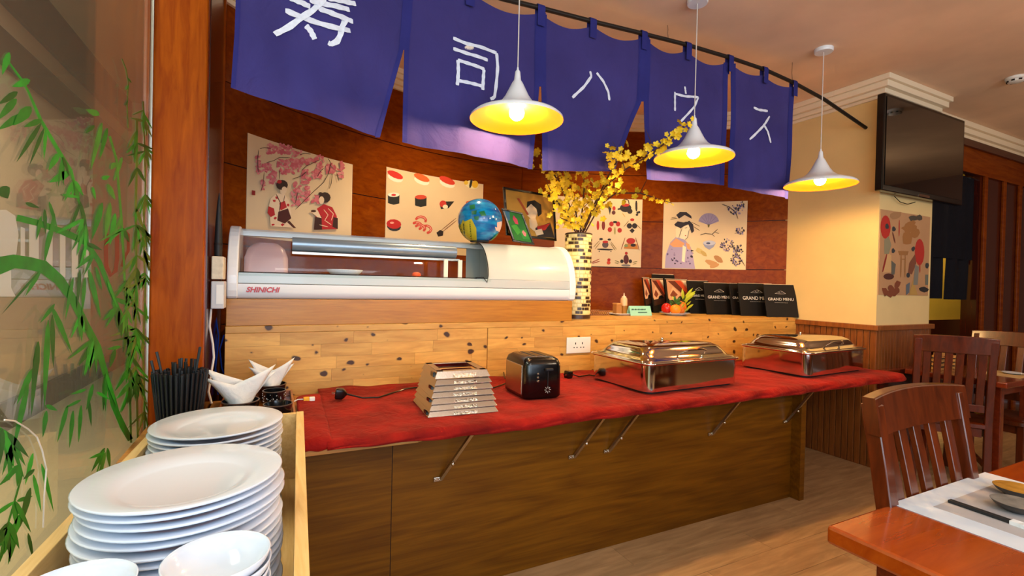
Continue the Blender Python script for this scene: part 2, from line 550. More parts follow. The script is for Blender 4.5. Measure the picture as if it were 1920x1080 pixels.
M['yellowwall'] = plain('ochre_wall_paint', '#d9b23c', .7, noise=.05, nscale=3)
M['glass'] = pane_glass('window_glass', tint=(.90, .95, .90), ior=1.60, veil=.06, veilcol=(.7, .8, .72))
M['caseglass'] = pane_glass('display_case_glass', tint=(.95, .97, .96), ior=1.36)
M['backglass'] = pane_glass('sliding_door_glass', tint=(.96, .97, .96), ior=1.18)
M['frost'] = pane_glass('frosted_window_film', tint=(.80, .86, .84), ior=1.45, rough=.3, veil=.42, veilcol=(.85, .9, .9))
M['tvscreen'] = plain('glossy_black_screen', '#0a0806', .06, coat=.6)
M['alu'] = plain('aluminium_profile', '#b9b6b0', .35, metal=.8)
M['tile'] = plain('beige_corridor_tile', '#d8c7a2', .35, noise=.04, nscale=3)
M['corrwall'] = plain('beige_corridor_wall', '#ddd0b2', .8, noise=.05, nscale=2)
M['corrband'] = plain('brown_corridor_trim', '#6e4a30', .6, noise=.1, nscale=8)
M['vasecream'] = plain('pale_yellow_mosaic', '#e8d48a', .4)
M['vasedark'] = plain('dark_brown_mosaic', '#3d2716', .35)
M['bark'] = plain('brown_twig', '#4a2a18', .8)
M['petal'] = plain('yellow_petal', '#f4c81e', .6, noise=.2, nscale=30, sss=.0)
M['cord_white'] = plain('white_cord', '#d9d2cc', .5)
M['cord_blue'] = plain('blue_cord', '#1c3f9c', .5)


def flat(col, rough=.75, **k):
    key = 'flat_' + str(col) + str(rough)
    if key not in M:
        M[key] = plain('print_' + str(col).replace('#', ''), col, rough, **k)
    return M[key]

# ================================================================== SETTING
CEIL = 2.92
fl = struct(MB().box(-.437, 8.2, -3.0, 4.3, -.08, -.008).build('floor', M['plank']))
# floor planks where the photograph shows the floor
PW, PL = .18, 1.22
pm = MB().box(-PL / 2 + .001, PL / 2 - .001, -PW / 2 + .0008, PW / 2 - .0008, -.0078, 0).build('plank', M['plank'], fl, local=True)
first = True
for r in range(17):
    y = .05 + PW * r
    offx = (r * .47) % PL
    for c in range(7):
        x = -.1 + offx + PL * c
        if x - PL / 2 < -.40 or x + PL / 2 > 8.1: continue
        if y > 2.05 and x < 2.2: continue
        o = pm if first else pm.copy()
        if not first: COL.objects.link(o)
        first = False
        o.location = (x, y, 0)

struct(MB().box(-.437, 8.2, -3.0, 4.3, CEIL, CEIL + .1).build('ceiling', M['ceiling']))
struct(MB().box(-.5, 8.2, -3.15, -3.0, 0, .75).box(-.5, -.2, -3.15, -3.0, .75, CEIL).box(3.4, 8.2, -3.15, -3.0, .75, CEIL).box(-.2, 3.4, -3.15, -3.0, 2.75, CEIL).build('wall_front', M['roomwall']))
struct(MB().box(8.2, 8.35, -3.15, 4.3, 0, CEIL).build('wall_right', M['roomwall']))

# ---- curved back wall with veneer panels
TH0, TH1 = math.radians(139.5), math.radians(33.6)


def arc_slab(mb, t0, t1, r0, r1, z0, z1, n=12, m=0):
    P = []
    for i in range(n + 1):
        t = t0 + (t1 - t0) * i / n
        a, b = arc_xy(t, r0), arc_xy(t, r1)
        P.append([(a[0], a[1], z0), (a[0], a[1], z1), (b[0], b[1], z1), (b[0], b[1], z0)])
    vs = [p for q in P for p in q]
    fs = []
    for i in range(n):
        for j in range(4):
            fs.append((i * 4 + j, i * 4 + (j + 1) % 4, i * 4 + 4 + (j + 1) % 4, i * 4 + 4 + j))
    fs.append((0, 3, 2, 1)); fs.append((n * 4, n * 4 + 1, n * 4 + 2, n * 4 + 3))
    return mb.add(vs, fs, m)


wb = struct(arc_slab(MB(), TH0, TH1, ARC_R + .012, ARC_R + .10, 0, CEIL, 48).build('wall_back', M['groove'], smooth=True))
pse = onArc(979, 330)
ths = math.atan2(pse.y - ARC_O.y, pse.x - ARC_O.x)
for z0, z1 in ((.62, 1.060), (1.066, 1.4965), (1.5025, 1.9365), (1.9425, 2.3725), (2.3785, 2.86)):
    for a, b in ((TH0, ths + .0008), (ths - .0008, TH1)):
        arc_slab(MB(), a, b, ARC_R, ARC_R + .016, z0, z1, 26).build('wall_panel', M['wallwood'], wb, smooth=True, auto=30)
# crown moulding along the curved wall: stepped profile
cr = MB()
for r0, z0, z1 in ((ARC_R - .02, 2.79, 2.815), (ARC_R - .045, 2.815, 2.85), (ARC_R - .075, 2.85, 2.885), (ARC_R - .095, 2.885, 2.92)):
    arc_slab(cr, TH0, TH1, r0, ARC_R + .02, z0, z1, 40)
struct(cr.build('trim_1', M['crown'], smooth=True, auto=30))

# ---- left pillar and the glass front
PX0, PX1, PY0 = -.437, -.258, 2.30
pil = struct(MB().box(PX0, PX1, PY0, 3.06, 0, CEIL).build('wall_left', M['pillarwood'], bevel=.006))
MB().box(-.33, PX1 + .004, PY0 + .05, 3.0, .0, CEIL - .001).build('side_panel', M['darkwall'], pil)
MB().box(PX1 + .001, PX1 + .012, 2.86, 2.885, 0, CEIL - .002).build('edge_strip', M['pillarwood'], pil)

GX = -.437
win = struct(MB().box(GX - .012, GX, -3.0, PY0 - .012, 0, CEIL).build('window_1', M['glass']))
MB().box(GX - .006, GX + .002, PY0 - .014, PY0 - .002, 0, CEIL).build('window_frame', M['alu'], win)
# corridor seen through the glass
WX = -2.0
cw = struct(MB().box(WX - .1, WX, -3, 9, 0, 3.9).build('wall_corridor', M['corrwall']))
MB().box(WX, WX + .03, -3, 9, 0, .25).build('skirting_board', M['corrband'], cw)
MB().box(WX, WX + .05, -3, 9, 2.98, 3.24).build('picture_rail', M['corrband'], cw)
MB().box(WX, WX + .04, -3, 9, 3.46, 3.9).build('upper_rail', M['corrband'], cw)
MB().box(WX, WX + .02, 2.6, 3.95, .95, 2.35).build('pale_panel', flat('#efe3cc'), cw)
struct(MB().box(WX, GX - .02, -3, 9, -.08, 0).build('floor_corridor', M['tile']))
struct(MB().box(WX, GX - .02, -3, 9, 3.9, 4.0).build('ceiling_corridor', M['corrwall']))
struct(MB().box(WX - .1, GX - .02, 9, 9.1, 0, 4.0).build('wall_corridor_end', M['corrwall']))
struct(MB().box(GX - .03, GX - .013, PY0, 9, 0, 4.0).build('wall_corridor_inner', M['pillarwood']))

# ---- plaster column on the right with beadboard wainscot
CX0, CX1, CY0, CY1 = 4.05, 4.825, 2.016, 3.6
colm = struct(MB().box(CX0, CX1, CY0, CY1, 0, CEIL).build('wall_column', M['cream']))
WZ = 1.045
n = 16
bw = (2.75 - CY0) / n
bd = MB().box(CX0 - .012, CX0 - .0005, .001, bw - .003, 0.0, WZ).build('beadboard', M['beadboard'], colm, local=True, bevel=.003)
bd.location = (0, CY0 - .012, 0)
for i in range(1, n):
    c = bd.copy(); COL.objects.link(c); c.location = (0, CY0 - .012 + bw * i, 0)
n2 = 20
bw2 = (CX1 + .012 - CX0 + .012) / n2
bd2 = MB().box(.001, bw2 - .003, CY0 - .012, CY0 - .0005, 0.0, WZ).build('beadboard', M['beadboard'], colm, local=True, bevel=.003)
bd2.location = (CX0 - .012, 0, 0)
for i in range(1, n2):
    c = bd2.copy(); COL.objects.link(c); c.location = (CX0 - .012 + bw2 * i, 0, 0)
MB().box(CX0 - .03, CX0, CY0 - .03, 2.8, WZ - .012, 1.072).box(CX0, CX1 + .03, CY0 - .03, CY0, WZ - .012, 1.072).box(
    CX1, CX1 + .03, CY0, 2.8, WZ - .012, 1.072).build('chair_rail', M['beadboard'], colm, bevel=.004)
MB().box(CX1 + .0005, CX1 + .012, CY0 - .012, 2.8, 0, WZ).build('wainscot_side', M['beadboard'], colm)
cm = MB()
for d, z0, z1 in ((.012, 2.775, 2.80), (.035, 2.80, 2.835), (.065, 2.835, 2.88), (.085, 2.88, 2.92)):
    cm.box(CX0 - d, CX1 + d, CY0 - d, 3.3, z0, z1 - .0005)
struct(cm.build('trim_2', M['crown'], bevel=.004))

# ---- wood wall and doorway right of the column
BY = 2.22
wr = struct(MB().box(6.22, 8.2, BY, BY + .12, 0, CEIL).box(CX1, 6.22, BY, BY + .12, 2.49, CEIL).build('wall_side', M['darkwall']))
MB().box(CX1, 8.2, BY - .02, BY, 2.49, 2.76).build('frieze', M['wallwood'], wr)
MB().box(CX1, 8.2, BY - .045, BY, 2.72, 2.79).build('frieze_rail', M['darkwall'], wr, bevel=.005)
for x in (6.30, 6.72, 7.10, 7.60):
    MB().box(x - .03, x + .03, BY - .025, BY, 0, 2.49).build('wall_batten', M['wallwood'], wr, bevel=.006)
tm = MB()
for d, z0, z1 in ((.04, 2.79, 2.82), (.07, 2.82, 2.87), (.095, 2.87, 2.92)):
    tm.box(CX1 + .09, 8.2, BY - d, BY, z0, z1 - .0005)
struct(tm.build('trim_3', M['crown'], bevel=.004))
br = struct(MB().box(CX1 + .01, 8.2, 2.80, 2.88, 0, CEIL).build('wall_back_room', M['yellowwall']))
MB().box(CX1 + .01, 8.2, 2.77, 2.80, 0, 1.02).build('wainscot', M['darkwall'], br)
struct(MB().box(CX1, CX1 + .14, CY0 + .35, CY0 + .48, 0, 2.49).build('door_1', M['darkwall']))

# ================================================================== BAR AND COUNTER
BARY, BARZ = 2.62, 1.088


def arcY(x, r=ARC_R):
    return ARC_O.y + math.sqrt(max(0, r * r - (x - ARC_O.x) ** 2))


pts = [(-.206, BARY), (4.035, BARY)]
for i in range(31):
    x = 4.035 - (4.035 + .206) * i / 30
    y = arcY(x, ARC_R - .012)
    if y > BARY + .004: pts.append((x, y))
bar = tag(MB().prism(pts, 1.053, BARZ).build('bar_worktop', M['knotty'], bevel=.003), 'knotty wood bar top running along the curved wall', 'worktop')

bf = thing('knotty_upright', 'knotty wood upright board between the bar top and the red cloth', 'panel', (-.2, BARY, .74))
MB().box(-.206, 4.035, BARY + .012, BARY + .03, 0, 1.0525).build('backing_board', M['knotty'], bf)
rows = 5
rh = (1.053 - .735) / rows
for r in range(rows):
    for seg in ((-.206, 1.138), (1.142, 4.035)):
        x = seg[0] - random.uniform(0, .25)
        while x < seg[1]:
            w = random.uniform(.22, .50)
            a, b = max(x, seg[0]), min(x + w, seg[1])
            if b - a > .02:
                MB().box(a + .0004, b - .0004, BARY, BARY + .0118, .735 + rh * r + .0003, .735 + rh * (r + 1) - .0003).build('stave', M['knotty'], bf)
            x += w

# lower counter: front panels, end post, shelf
cn = thing('serving_counter', 'brown oak veneer serving counter below the red cloth', 'counter', (1.2, 1.94, 0))
MB().box(-.25, .4365, 1.94, 1.96, 0, .705).build('front_panel', M['oak'], cn)
MB().box(.4395, 2.97, 1.94, 1.96, 0, .705).build('front_panel', M['oak'], cn)
MB().box(.4365, .4395, 1.945, 1.96, 0, .705).build('joint', M['groove'], cn)
MB().box(2.97, 3.015, 1.876, 2.60, 0, .705).build('end_post', M['oak'], cn, bevel=.002)
shelf = tag(MB().prism([(-.43, 1.86), (.09, 1.86), (.09, 1.79), (.50, 1.79), (.56, 1.82), (3.93, 1.82), (3.93, 2.615), (-.25, 2.615), (-.25, 2.285), (-.43, 2.285)], .7055, .74).build(
    'counter_shelf', M['shelfwood'], bevel=.002), 'long wooden counter shelf carrying the red cloth', 'shelf')

for i, (px_, lab) in enumerate(zip((.64, 1.311, 1.52, 2.252, 2.911), (
        'leftmost thin metal bracket below the stacked steel stands', 'thin metal bracket left of a close pair under the cloth',
        'thin metal bracket right of a close pair under the cloth', 'thin metal bracket under the nearer chafing dish right end',
        'rightmost thin metal bracket beside the counter end post'))):
    b = thing('shelf_bracket', lab, 'bracket', (px_, 1.938, .495), group='brackets under the counter shelf')
    y1 = 1.832
    MB().bar((px_, 1.932, .49), (px_ + .10, y1, .702), .012, .014, up=(1, 0, 0)).build('strut', M['brushed'], b)
    MB().box(px_ - .03, px_ + .008, 1.931, 1.9395, .482, .50).build('foot_plate', M['brushed'], b, bevel=.002)
    MB().sphere((px_ + .036, 1.884, .566), .009, 8, 6).build('rivet', M['steel'], b, smooth=True)
    MB().sphere((px_ - .02, 1.931, .491), .004, 8, 6).sphere((px_ - .006, 1.931, .491), .004, 8, 6).build('screw', M['steel'], b, smooth=True)

# ---- red cloths
bott = [(640, 831), (720, 822), (800, 814), (900, 810), (1000, 803), (1100, 787), (1200, 767), (1300, 750), (1400, 741), (1500, 733), (1600, 719), (1660, 709)]
hang = [(onY(x, y, 1.772).x, onY(x, y, 1.772).z) for x, y in bott]
hx, hz = [p[0] for p in hang], [p[1] for p in hang]


def hem(x):
    return float(np.interp(x, hx, hz))


def wob(x, y, s=1.0):
    return s * (.004 * math.sin(7.3 * x + 2.1 * y) + .003 * math.sin(17 * x - 9 * y + 1) + .0025 * math.sin(31 * x + 23 * y))


P = []
NX = 160
for i in range(NX + 1):
    x = .205 + (3.945 - .205) * i / NX
    row = []
    zt = .747
    end = max(0, (x - 3.80) / .145)
    sk = .02 * (1 - i / NX)
    row.append((x, 2.612, zt + .012 + wob(x, 2.6)))
    for j in range(1, 22):
        y = 2.60 - (2.60 - 1.80) * j / 21
        bk = max(0, 1 - (2.60 - y) / .06)
        row.append((x - sk * j / 21 * 1.5, y + .02 * end * 0, zt + abs(wob(x, y)) * .9 + .016 * bk * (1 + math.sin(9 * x) * .5) + .001))
    hb = min(hem(x), .726 - .012 * max(0, min(1, (x - .45) / .2)))
    yf = 1.772 + .006 * math.sin(11 * x) + .004 * math.sin(29 * x)
    row.append((x - sk * 1.5, 1.786, zt + .002 + .003 * math.sin(13 * x)))
    row.append((x - sk * 1.5, yf + .001, zt - .012))
    for k in range(1, 5):
        row.append((x - sk * 1.5, yf - .004 * k / 4 + .004 * math.sin(23 * x + k), (zt - .014) + (hb - zt + .014) * k / 4))
    row.append((x - sk * 1.5, yf + .012, hb - .004))
    P.append(row)
tag(MB().grid(P).build('red_cloth', M['redvelvet'], smooth=True, solid=.006, auto=0), 'long bright red velvet cloth spread over the counter shelf', 'cloth')
P = []
for i in range(13):
    u = i / 12
    row = []
    for j in range(20):
        v = j / 19
        x0, x1 = .098, .205 + (.192 - .205) * v
        x = x0 + (x1 - x0) * u
        y = 2.44 - (2.44 - 1.79) * v - (.05 * (1 - v) * (1 - u))
        z = .7475 + .012 * math.sin(math.pi * u) ** .5 + abs(wob(x * 1.7, y * 1.3)) * .8 + (.018 * max(0, 1 - v * 7))
        row.append((x, y, z))
    row.append((row[-1][0], 1.782, .735)); row.append((row[-1][0], 1.783, .725 + .003 * math.sin(u * 9)))
    P.append(row)
tag(MB().grid(P).build('red_cloth', M['redvelvet'], smooth=True, solid=.006, auto=0), 'short red velvet cloth end piece beside the plate box', 'cloth')

# ================================================================== NOREN, ROD, PENDANT LAMPS
_cx = [-.30, -.15, .35, .95, 1.5, 2.0, 2.6, 3.1, 3.6, 4.06]
_cy = [1.80, 1.87, 2.06, 2.20, 2.235, 2.24, 2.235, 2.20, 2.155, 2.10]
_cf = np.polyfit(_cx, _cy, 5)


def rodY(x):
    return float(np.polyval(_cf, max(-.3, min(4.06, x))))


def onCurve(px_, py_, dy=0.0):
    Y = 2.1
    for _ in range(25):
        p = onY(px_, py_, Y)
        Y = .5 * Y + .5 * (rodY(p.x) + dy)
    return onY(px_, py_, Y)


def fold(x, z):
    t = max(0, min(1, (2.72 - z) / .8))
    return t * (.013 * math.sin(8.5 * x + 1.7 * z) + .007 * math.sin(21 * x - 3 * z + 1) + .003 * math.sin(47 * x + 6 * z)) + .004 * math.sin(3 * x + 9 * z)


rodpx = [(1610, 236), (1545, 186), (1490, 156), (1433, 130), (1368, 108), (1288, 84), (1205, 63), (1110, 40), (1013, 15), (940, -3)]
rp = [onCurve(*p) for p in rodpx]
rp[0] = Vector((4.038, rp[0].y, rp[0].z))
last = rp[-1]
for x, dz in ((.55, -.02), (.2, -.045), (-.05, -.07), (-.2, -.09)):
    rp.append(Vector((x, rodY(x), last.z + dz)))
rod = thing('curtain_rod', 'black curved pipe holding the blue curtain panels under the ceiling', 'curtain rod', tuple(rp[6]))
MB().tube(rp, .0125, 10).build('pipe', M['rod'], rod, smooth=True)
rodXs = [p.x for p in rp][::-1]; rodZs = [p.z for p in rp][::-1]


def rodZ(x):
    return float(np.interp(x, rodXs, rodZs))


for x in (.62, 2.14, 3.25):
    p = Vector((x, rodY(x), rodZ(x)))
    pth = [(p.x, p.y, p.z + .008), (p.x - .012, p.y - .004, p.z + (CEIL - p.z) * .45), (p.x - .006, p.y, p.z + (CEIL - p.z) * .8), (p.x - .02, p.y - .01, CEIL)]
    MB().tube(pth, .0015, 5).build('hanging_wire', M['bark'], rod)

panels = [
    # left edge polyline, right edge polyline in photo pixels (top to bottom)
    ([(446, -150), (440, 60), (433, 165)], [(768, -45), (757, 92), (712, 258)]),
    ([(768, -45), (758, 92), (755, 266)], [(1012, 26), (1012, 165), (1001, 316)]),
    ([(1016, 28), (1016, 165), (1020, 319)], [(1206, 72), (1204, 190), (1150, 323)]),
    ([(1210, 74), (1208, 190), (1213, 336)], [(1366, 117), (1362, 240), (1360, 347)]),
    ([(1371, 119), (1370, 240), (1370, 350)], [(1490, 163), (1484, 270), (1477, 373)]),
]
strokes = [
    ([[(425, -12), (545, 42)], [(640, -4), (720, 12), (800, 26)], [(540, 4), (640, 32), (765, 60)], [(628, -6), (560, 62), (500, 100), (430, 150), (345, 195)],
      [(405, 60), (470, 88), (545, 118), (640, 150), (700, 166), (770, 176)], [(590, 50), (690, 92), (785, 125)],
      [(745, 110), (722, 160), (712, 205), (695, 240), (660, 256), (645, 245)], [(520, 148), (548, 180), (570, 226)]], .023, 400),
    ([[(1345, 220), (1420, 252), (1520, 275), (1592, 300)], [(1592, 300), (1597, 380), (1588, 480), (1578, 552), (1555, 560)],
      [(1345, 280), (1430, 310), (1540, 342)], [(1370, 345), (1372, 410), (1366, 486)], [(1370, 345), (1440, 368), (1520, 396)],
      [(1516, 396), (1512, 450), (1509, 512)], [(1370, 460), (1440, 474), (1508, 492)]], .018, 400),
    ([[(438, 402), (446, 430), (402, 490), (335, 552)], [(475, 410), (512, 460), (540, 520), (545, 566)]], .017, 960),
    ([[(965, 490), (970, 532)], [(910, 520), (912, 626)], [(910, 530), (970, 546), (1042, 550)], [(1042, 550), (1018, 602), (940, 690)]], .016, 960),
    ([[(1355, 606), (1385, 620), (1435, 626)], [(1446, 655), (1405, 712), (1330, 786)], [(1405, 700), (1430, 742), (1448, 806)]], .018, 960),
]


def poly_at(pl, v):
    d = [0]
    for a, b in zip(pl, pl[1:]): d.append(d[-1] + math.hypot(b[0] - a[0], b[1] - a[1]))
    t = v * d[-1]
    return (float(np.interp(t, d, [p[0] for p in pl])), float(np.interp(t, d, [p[1] for p in pl])))


def noren_pt(px_, py_, dy=0.0):
    p = onCurve(px_, py_)
    return Vector((p.x, p.y + fold(p.x, p.z) + dy, p.z))


nr = thing('noren_curtain', 'indigo cotton curtain of five panels painted with white characters', 'curtain', tuple(onCurve(1100, 320)))
for pi, (Lp, Rp) in enumerate(panels):
    NU, NV = 44, 34
    P = []
    for i in range(NU + 1):
        u = i / NU
        row = []
        for j in range(NV + 1):
            v = j / NV
            a, b = poly_at(Lp, v), poly_at(Rp, v)
            x, y = a[0] + (b[0] - a[0]) * u, a[1] + (b[1] - a[1]) * u
            sag = abs(math.sin(2 * math.pi * u)) * (14 if pi < 4 else 8) * max(0, 1 - v * 3)
            row.append(noren_pt(x, y + sag))
        P.append(row)
    fp = MB().grid(P).build('fabric_panel', M['noren'], nr, smooth=True, auto=0)
    mb = MB()
    ss, w, ox = strokes[pi]
    for st in ss:
        st = [(ox + a / 3, b / 3) for a, b in st]
        n = 18
        cp = [poly_at(st, k / n) for k in range(n + 1)]
        c3 = [noren_pt(*q, dy=-.0045) for q in cp]
        rb = []
        for k in range(n + 1):
            t = (c3[min(k + 1, n)] - c3[max(k - 1, 0)]); t.y = 0; t.normalize()
            s = Vector((-t.z, 0, t.x))
            ww = w * (.45 + .05 * math.sin(k * 1.1 + pi) - (.12 if k in (0, n) else 0))
            rb.append([c3[k] - s * ww, c3[k] + s * ww])
        mb.grid(rb)
    mb.build('painted_character', M['paint'], fp)
    # hem strips at the sides of each panel
    for edge, sgn in ((Lp, 1), (Rp, -1)):
        P = []
        for j in range(NV + 1):
            a = poly_at(edge, j / NV)
            P.append([noren_pt(a[0], a[1], -.002), noren_pt(a[0] + sgn * 9, a[1], -.002)])
        MB().grid(P).build('side_hem', M['norenseam'], fp)
# hanging loops over the rod
for px_, py_ in ((765, -50), (880, -18), (1013, 15), (1110, 40), (1206, 63), (1289, 84), (1368, 108), (1433, 130), (1488, 155), (620, -90), (450, -160)):
    p = onCurve(px_, max(py_, -4)) if py_ > -5 else onCurve(px_, py_)
    x = p.x; y = rodY(x); z = rodZ(x)
    zb = z - .10
    w = .022
    P = []
    for sx in (-w, w):
        P.append([(x + sx, y - .017, zb), (x + sx, y - .017, z), (x + sx, y - .012, z + .012), (x + sx, y, z + .0165), (x + sx, y + .012, z + .012), (x + sx, y + .017, z), (x + sx, y + .017, zb)])
    MB().grid(P).build('hanging_loop', M['norenseam'], nr)
# sewn seam bands above the slits
for (xa, ya), (xb, yb) in (((767, -45), (757, 94)), ((1014, 25), (1013, 162)), ((1208, 70), (1206, 190))):
    P = []
    for j in range(13):
        t = j / 12
        x, y = xa + (xb - xa) * t, ya + (yb - ya) * t
        P.append([noren_pt(x - 9, y, -.003), noren_pt(x + 9, y, -.003)])
    MB().grid(P).build('seam_band', M['norenseam'], nr)

# pendant lamps
bulb_mat = emit('warm_bulb_glow', (1.0, .635, .245), 660)


def pendant(x, y, z, r, label):
    t = thing('pendant_lamp', label, 'lamp', (x, y, z), group='pendant lamps over the counter')
    out = [(r, 0), (r * .995, .010), (r * .93, .022), (r * .72, .038), (r * .50, .055), (r * .36, .078), (r * .26, .108), (r * .18, .142), (r * .12, .168), (.016, .182), (.014, .20)]
    MB().lathe_open([(a, b) for a, b in out], (x, y, z), 48).build('shade', M['white'], t, smooth=True, auto=60)
    inn = [(r * .998, 0.0), (r * .985, .003), (r * .92, .016), (r * .71, .032), (r * .49, .049), (r * .34, .072), (r * .24, .102), (r * .16, .136)]
    MB().lathe_open(inn, (x, y, z), 48).build('gold_lining', M['gold'], t, smooth=True, auto=60, label='gold inner face of the lamp shade')
    MB().lathe([(.014, 0), (.012, .02), (.005, .03), (.004, .04)], (x, y, z + .2), 16).build('cord_grip', M['white'], t, smooth=True)
    MB().tube([(x, y, z + .235), (x, y, CEIL - .02)], .0028, 6).build('cord', M['cord_white'], t)
    MB().lathe([(.052, 0), (.056, .006), (.056, .024)], (x, y, CEIL - .0245), 28).build('ceiling_rose', M['white'], t, smooth=True)
    MB().sphere((x, y, z + .034), .034, 20, 12).build('bulb', bulb_mat, t, smooth=True)
    MB().lathe([(.016, 0), (.016, .06)], (x, y, z + .07), 14).build('socket', M['whiteplastic'], t, smooth=True)


pendant(.972, 1.96, 2.062, .212, 'white pendant lamp with gold lining, nearest the leftmost characters')
pendant(2.075, 1.96, 2.040, .212, 'white pendant lamp with gold lining, beside the yellow blossom branch')
pendant(3.225, 1.96, 2.020, .212, 'white pendant lamp with gold lining in front of the cream column')

# recessed spots in the ceiling behind the curtain
spot_mat = emit('spot_glow', (1.0, .78, .48), 60)
for px_, py_, Y, lab in ((880, 85, 3.15, 'small recessed ceiling spot glowing through the second curtain panel'), (1210, 167, 3.4, 'small recessed ceiling spot glowing behind the fourth curtain panel')):
    d = ray(px_, py_)
    q = CAM + d * ((CEIL - .004 - EYE) / d.z)
    t = thing('ceiling_spot', lab, 'spotlight', (q.x, q.y, CEIL - .02), group='recessed spots over the bar')
    MB().lathe_open([(.045, 0), (.05, -.004), (.05, .0195), (.032, .0195), (.032, 0), (.045, 0)], (q.x, q.y, CEIL - .02), 24).build('ring', M['white'], t, smooth=True)
    MB().lathe([(.031, 0), (.031, .01)], (q.x, q.y, CEIL - .012), 20).build('lamp_face', spot_mat, t)
    l = bpy.data.lights.new('spot_beam', 'SPOT'); l.energy = 75; l.color = (1, .74, .42); l.spot_size = math.radians(110); l.spot_blend = .8; l.shadow_soft_size = .03
    lo = bpy.data.objects.new('spot_beam', l); COL.objects.link(lo); lo.location = (q.x, q.y, CEIL - .03)
    lo.rotation_euler = (math.radians(12), 0, 0)

# smoke detector on the ceiling
q = onZ(1905, 150, CEIL - .02)
sd = thing('smoke_detector', 'white round smoke detector on the ceiling', 'smoke detector', (q.x, q.y, CEIL - .04))
MB().lathe([(.03, 0), (.045, .006), (.05, .018), (.058, .022), (.06, .0395)], (q.x, q.y, CEIL - .04), 28).build('body', M['whiteplastic'], sd, smooth=True)
for k in range(8):
    a = 2 * math.pi * k / 8
    o = MB().box(-.009, .009, -.0515, -.044, -.005, .005).build('vent_slot', M['black'], sd, local=True)
    o.location = (0, 0, .012); o.rotation_euler = (0, 0, a)

# ================================================================== SUSHI DISPLAY CASE
ok = tag(MB().box(-.204, 1.735, 2.622, 3.0, BARZ + .0005, 1.218).build('oak_plinth', M['oaklight'], bevel=.002), 'plain light oak plinth under the sushi display case', 'plinth')
dc = thing('sushi_display_case', 'white refrigerated sushi display case with curved glass on the bar', 'display case', (.77, 2.8, 1.2185))
Z0 = 1.2185


def prof(z0=Z0, top=1.572, f=2.622, back=2.995, bulge=0.0):
    p = [(f + .018, z0), (f + .004, z0 + .012), (f - .004, z0 + .04), (f - .006, z0 + .075)]
    n = 12
    for k in range(1, n + 1):
        a = math.pi / 2 * k / n
        p.append((f - .006 + (.20) * (1 - math.cos(a)), z0 + .075 + (top - z0 - .075) * math.sin(a)))
    p += [(back - .01, top), (back, top - .01), (back, z0)]
    return p


def side_slab(x0, x1, pr):
    return MB().extrude([(x0, y, z) for y, z in pr], (x1 - x0, 0, 0))


side_slab(-.203, -.157, prof(f=2.612, top=1.580)).build('end_cap', M['white'], dc, bevel=.006)
side_slab(1.705, 1.752, prof(f=2.612, top=1.580)).build('end_cap', M['white'], dc, bevel=.006)
MB().extrude([(-.157, y, z) for y, z in ((2.640, Z0), (2.622, Z0 + .012), (2.613, Z0 + .035), (2.611, Z0 + .072), (2.65, Z0 + .074), (2.99, Z0 + .074), (2.99, Z0))],
             (1.862, 0, 0)).build('base', M['white'], dc, smooth=True, auto=50)
MB().box(-.157, 1.705, 2.614, 2.65, Z0 + .0745, 1.345).build('front_rail', M['casegrey'], dc, bevel=.003)
# machine cover at the right
pc = [(y, max(z, 1.3455)) for y, z in prof(f=2.619, top=1.573)[3:]]
cov = MB()
xs = [1.135 + (1.705 - 1.135) * k / 10 for k in range(11)]
cov.grid([[(x, y, z) for y, z in pc] for x in xs])
cov.build('machine_cover', M['casegrey'], dc, smooth=True)
# curved glass with a rounded lower right corner
gl = MB()
pg = [(y, z) for y, z in prof(f=2.617, top=1.570)[3:-2]]
pg[0] = (2.6115, 1.346)
gl.grid([[(-.157 + (1.15 + .157) * k / 12, y, z) for y, z in pg] for k in range(13)])
gl.build('curved_glass', M['caseglass'], dc, smooth=True)
# dark gasket round the end of the glass
gk = [(1.05, pg[0][0] - .003, pg[0][1] + .004), (1.10, pg[0][0] - .003, pg[0][1] + .008), (1.125, pg[1][0] - .003, pg[1][1] - .005), (1.135, pg[2][0] - .003, pg[2][1])] + [(1.137, y - .003, z + .001) for y, z in pg[3:]]
MB().tube(gk, .0024, 6).build('gasket', M['black'], dc)
MB().tube([(-.155, 2.613, 1.347), (1.06, 2.613, 1.348)], .002, 6).build('gasket', M['black'], dc)
MB().box(-.157, 1.705, 2.97, 2.99, Z0 + .0745, 1.30).box(-.157, 1.705, 2.93, 2.99, 1.545, 1.57).build('back_frame', M['white'], dc)
for k, x in enumerate((-.157, .30, .76)):
    MB().box(x, x + .46, 2.955 + .004 * (k % 2), 2.958 + .004 * (k % 2), 1.30, 1.545).build('sliding_pane', M['backglass'], dc)
MB().box(-.15, 1.13, 2.655, 2.955, 1.335, 1.342).build('tray_floor', M['brushed'], dc)
MB().tube([(.08, 2.83, 1.505), (1.0, 2.83, 1.505)], .038, 20).build('cooling_tube', plain('grey_tube', '#9aa8ba', .3, metal=.5), dc, smooth=True)
MB().box(.08, 1.02, 2.80, 2.86, 1.452, 1.464).build('drip_tray', M['brushed'], dc)
MB().box(.90, .925, 2.74, 2.75, 1.342, 1.456).box(.99, 1.015, 2.74, 2.75, 1.342, 1.456).build('tube_post', M['whiteplastic'], dc)
text_part('lettering', 'SHINICHI', .034, plain('red_lettering', '#b0101c', .4), dc, frame_matrix((-.052, 2.6095, 1.262), (1, 0, 0), (0, 0.12, 1)), bold=.0012, shear=.25)
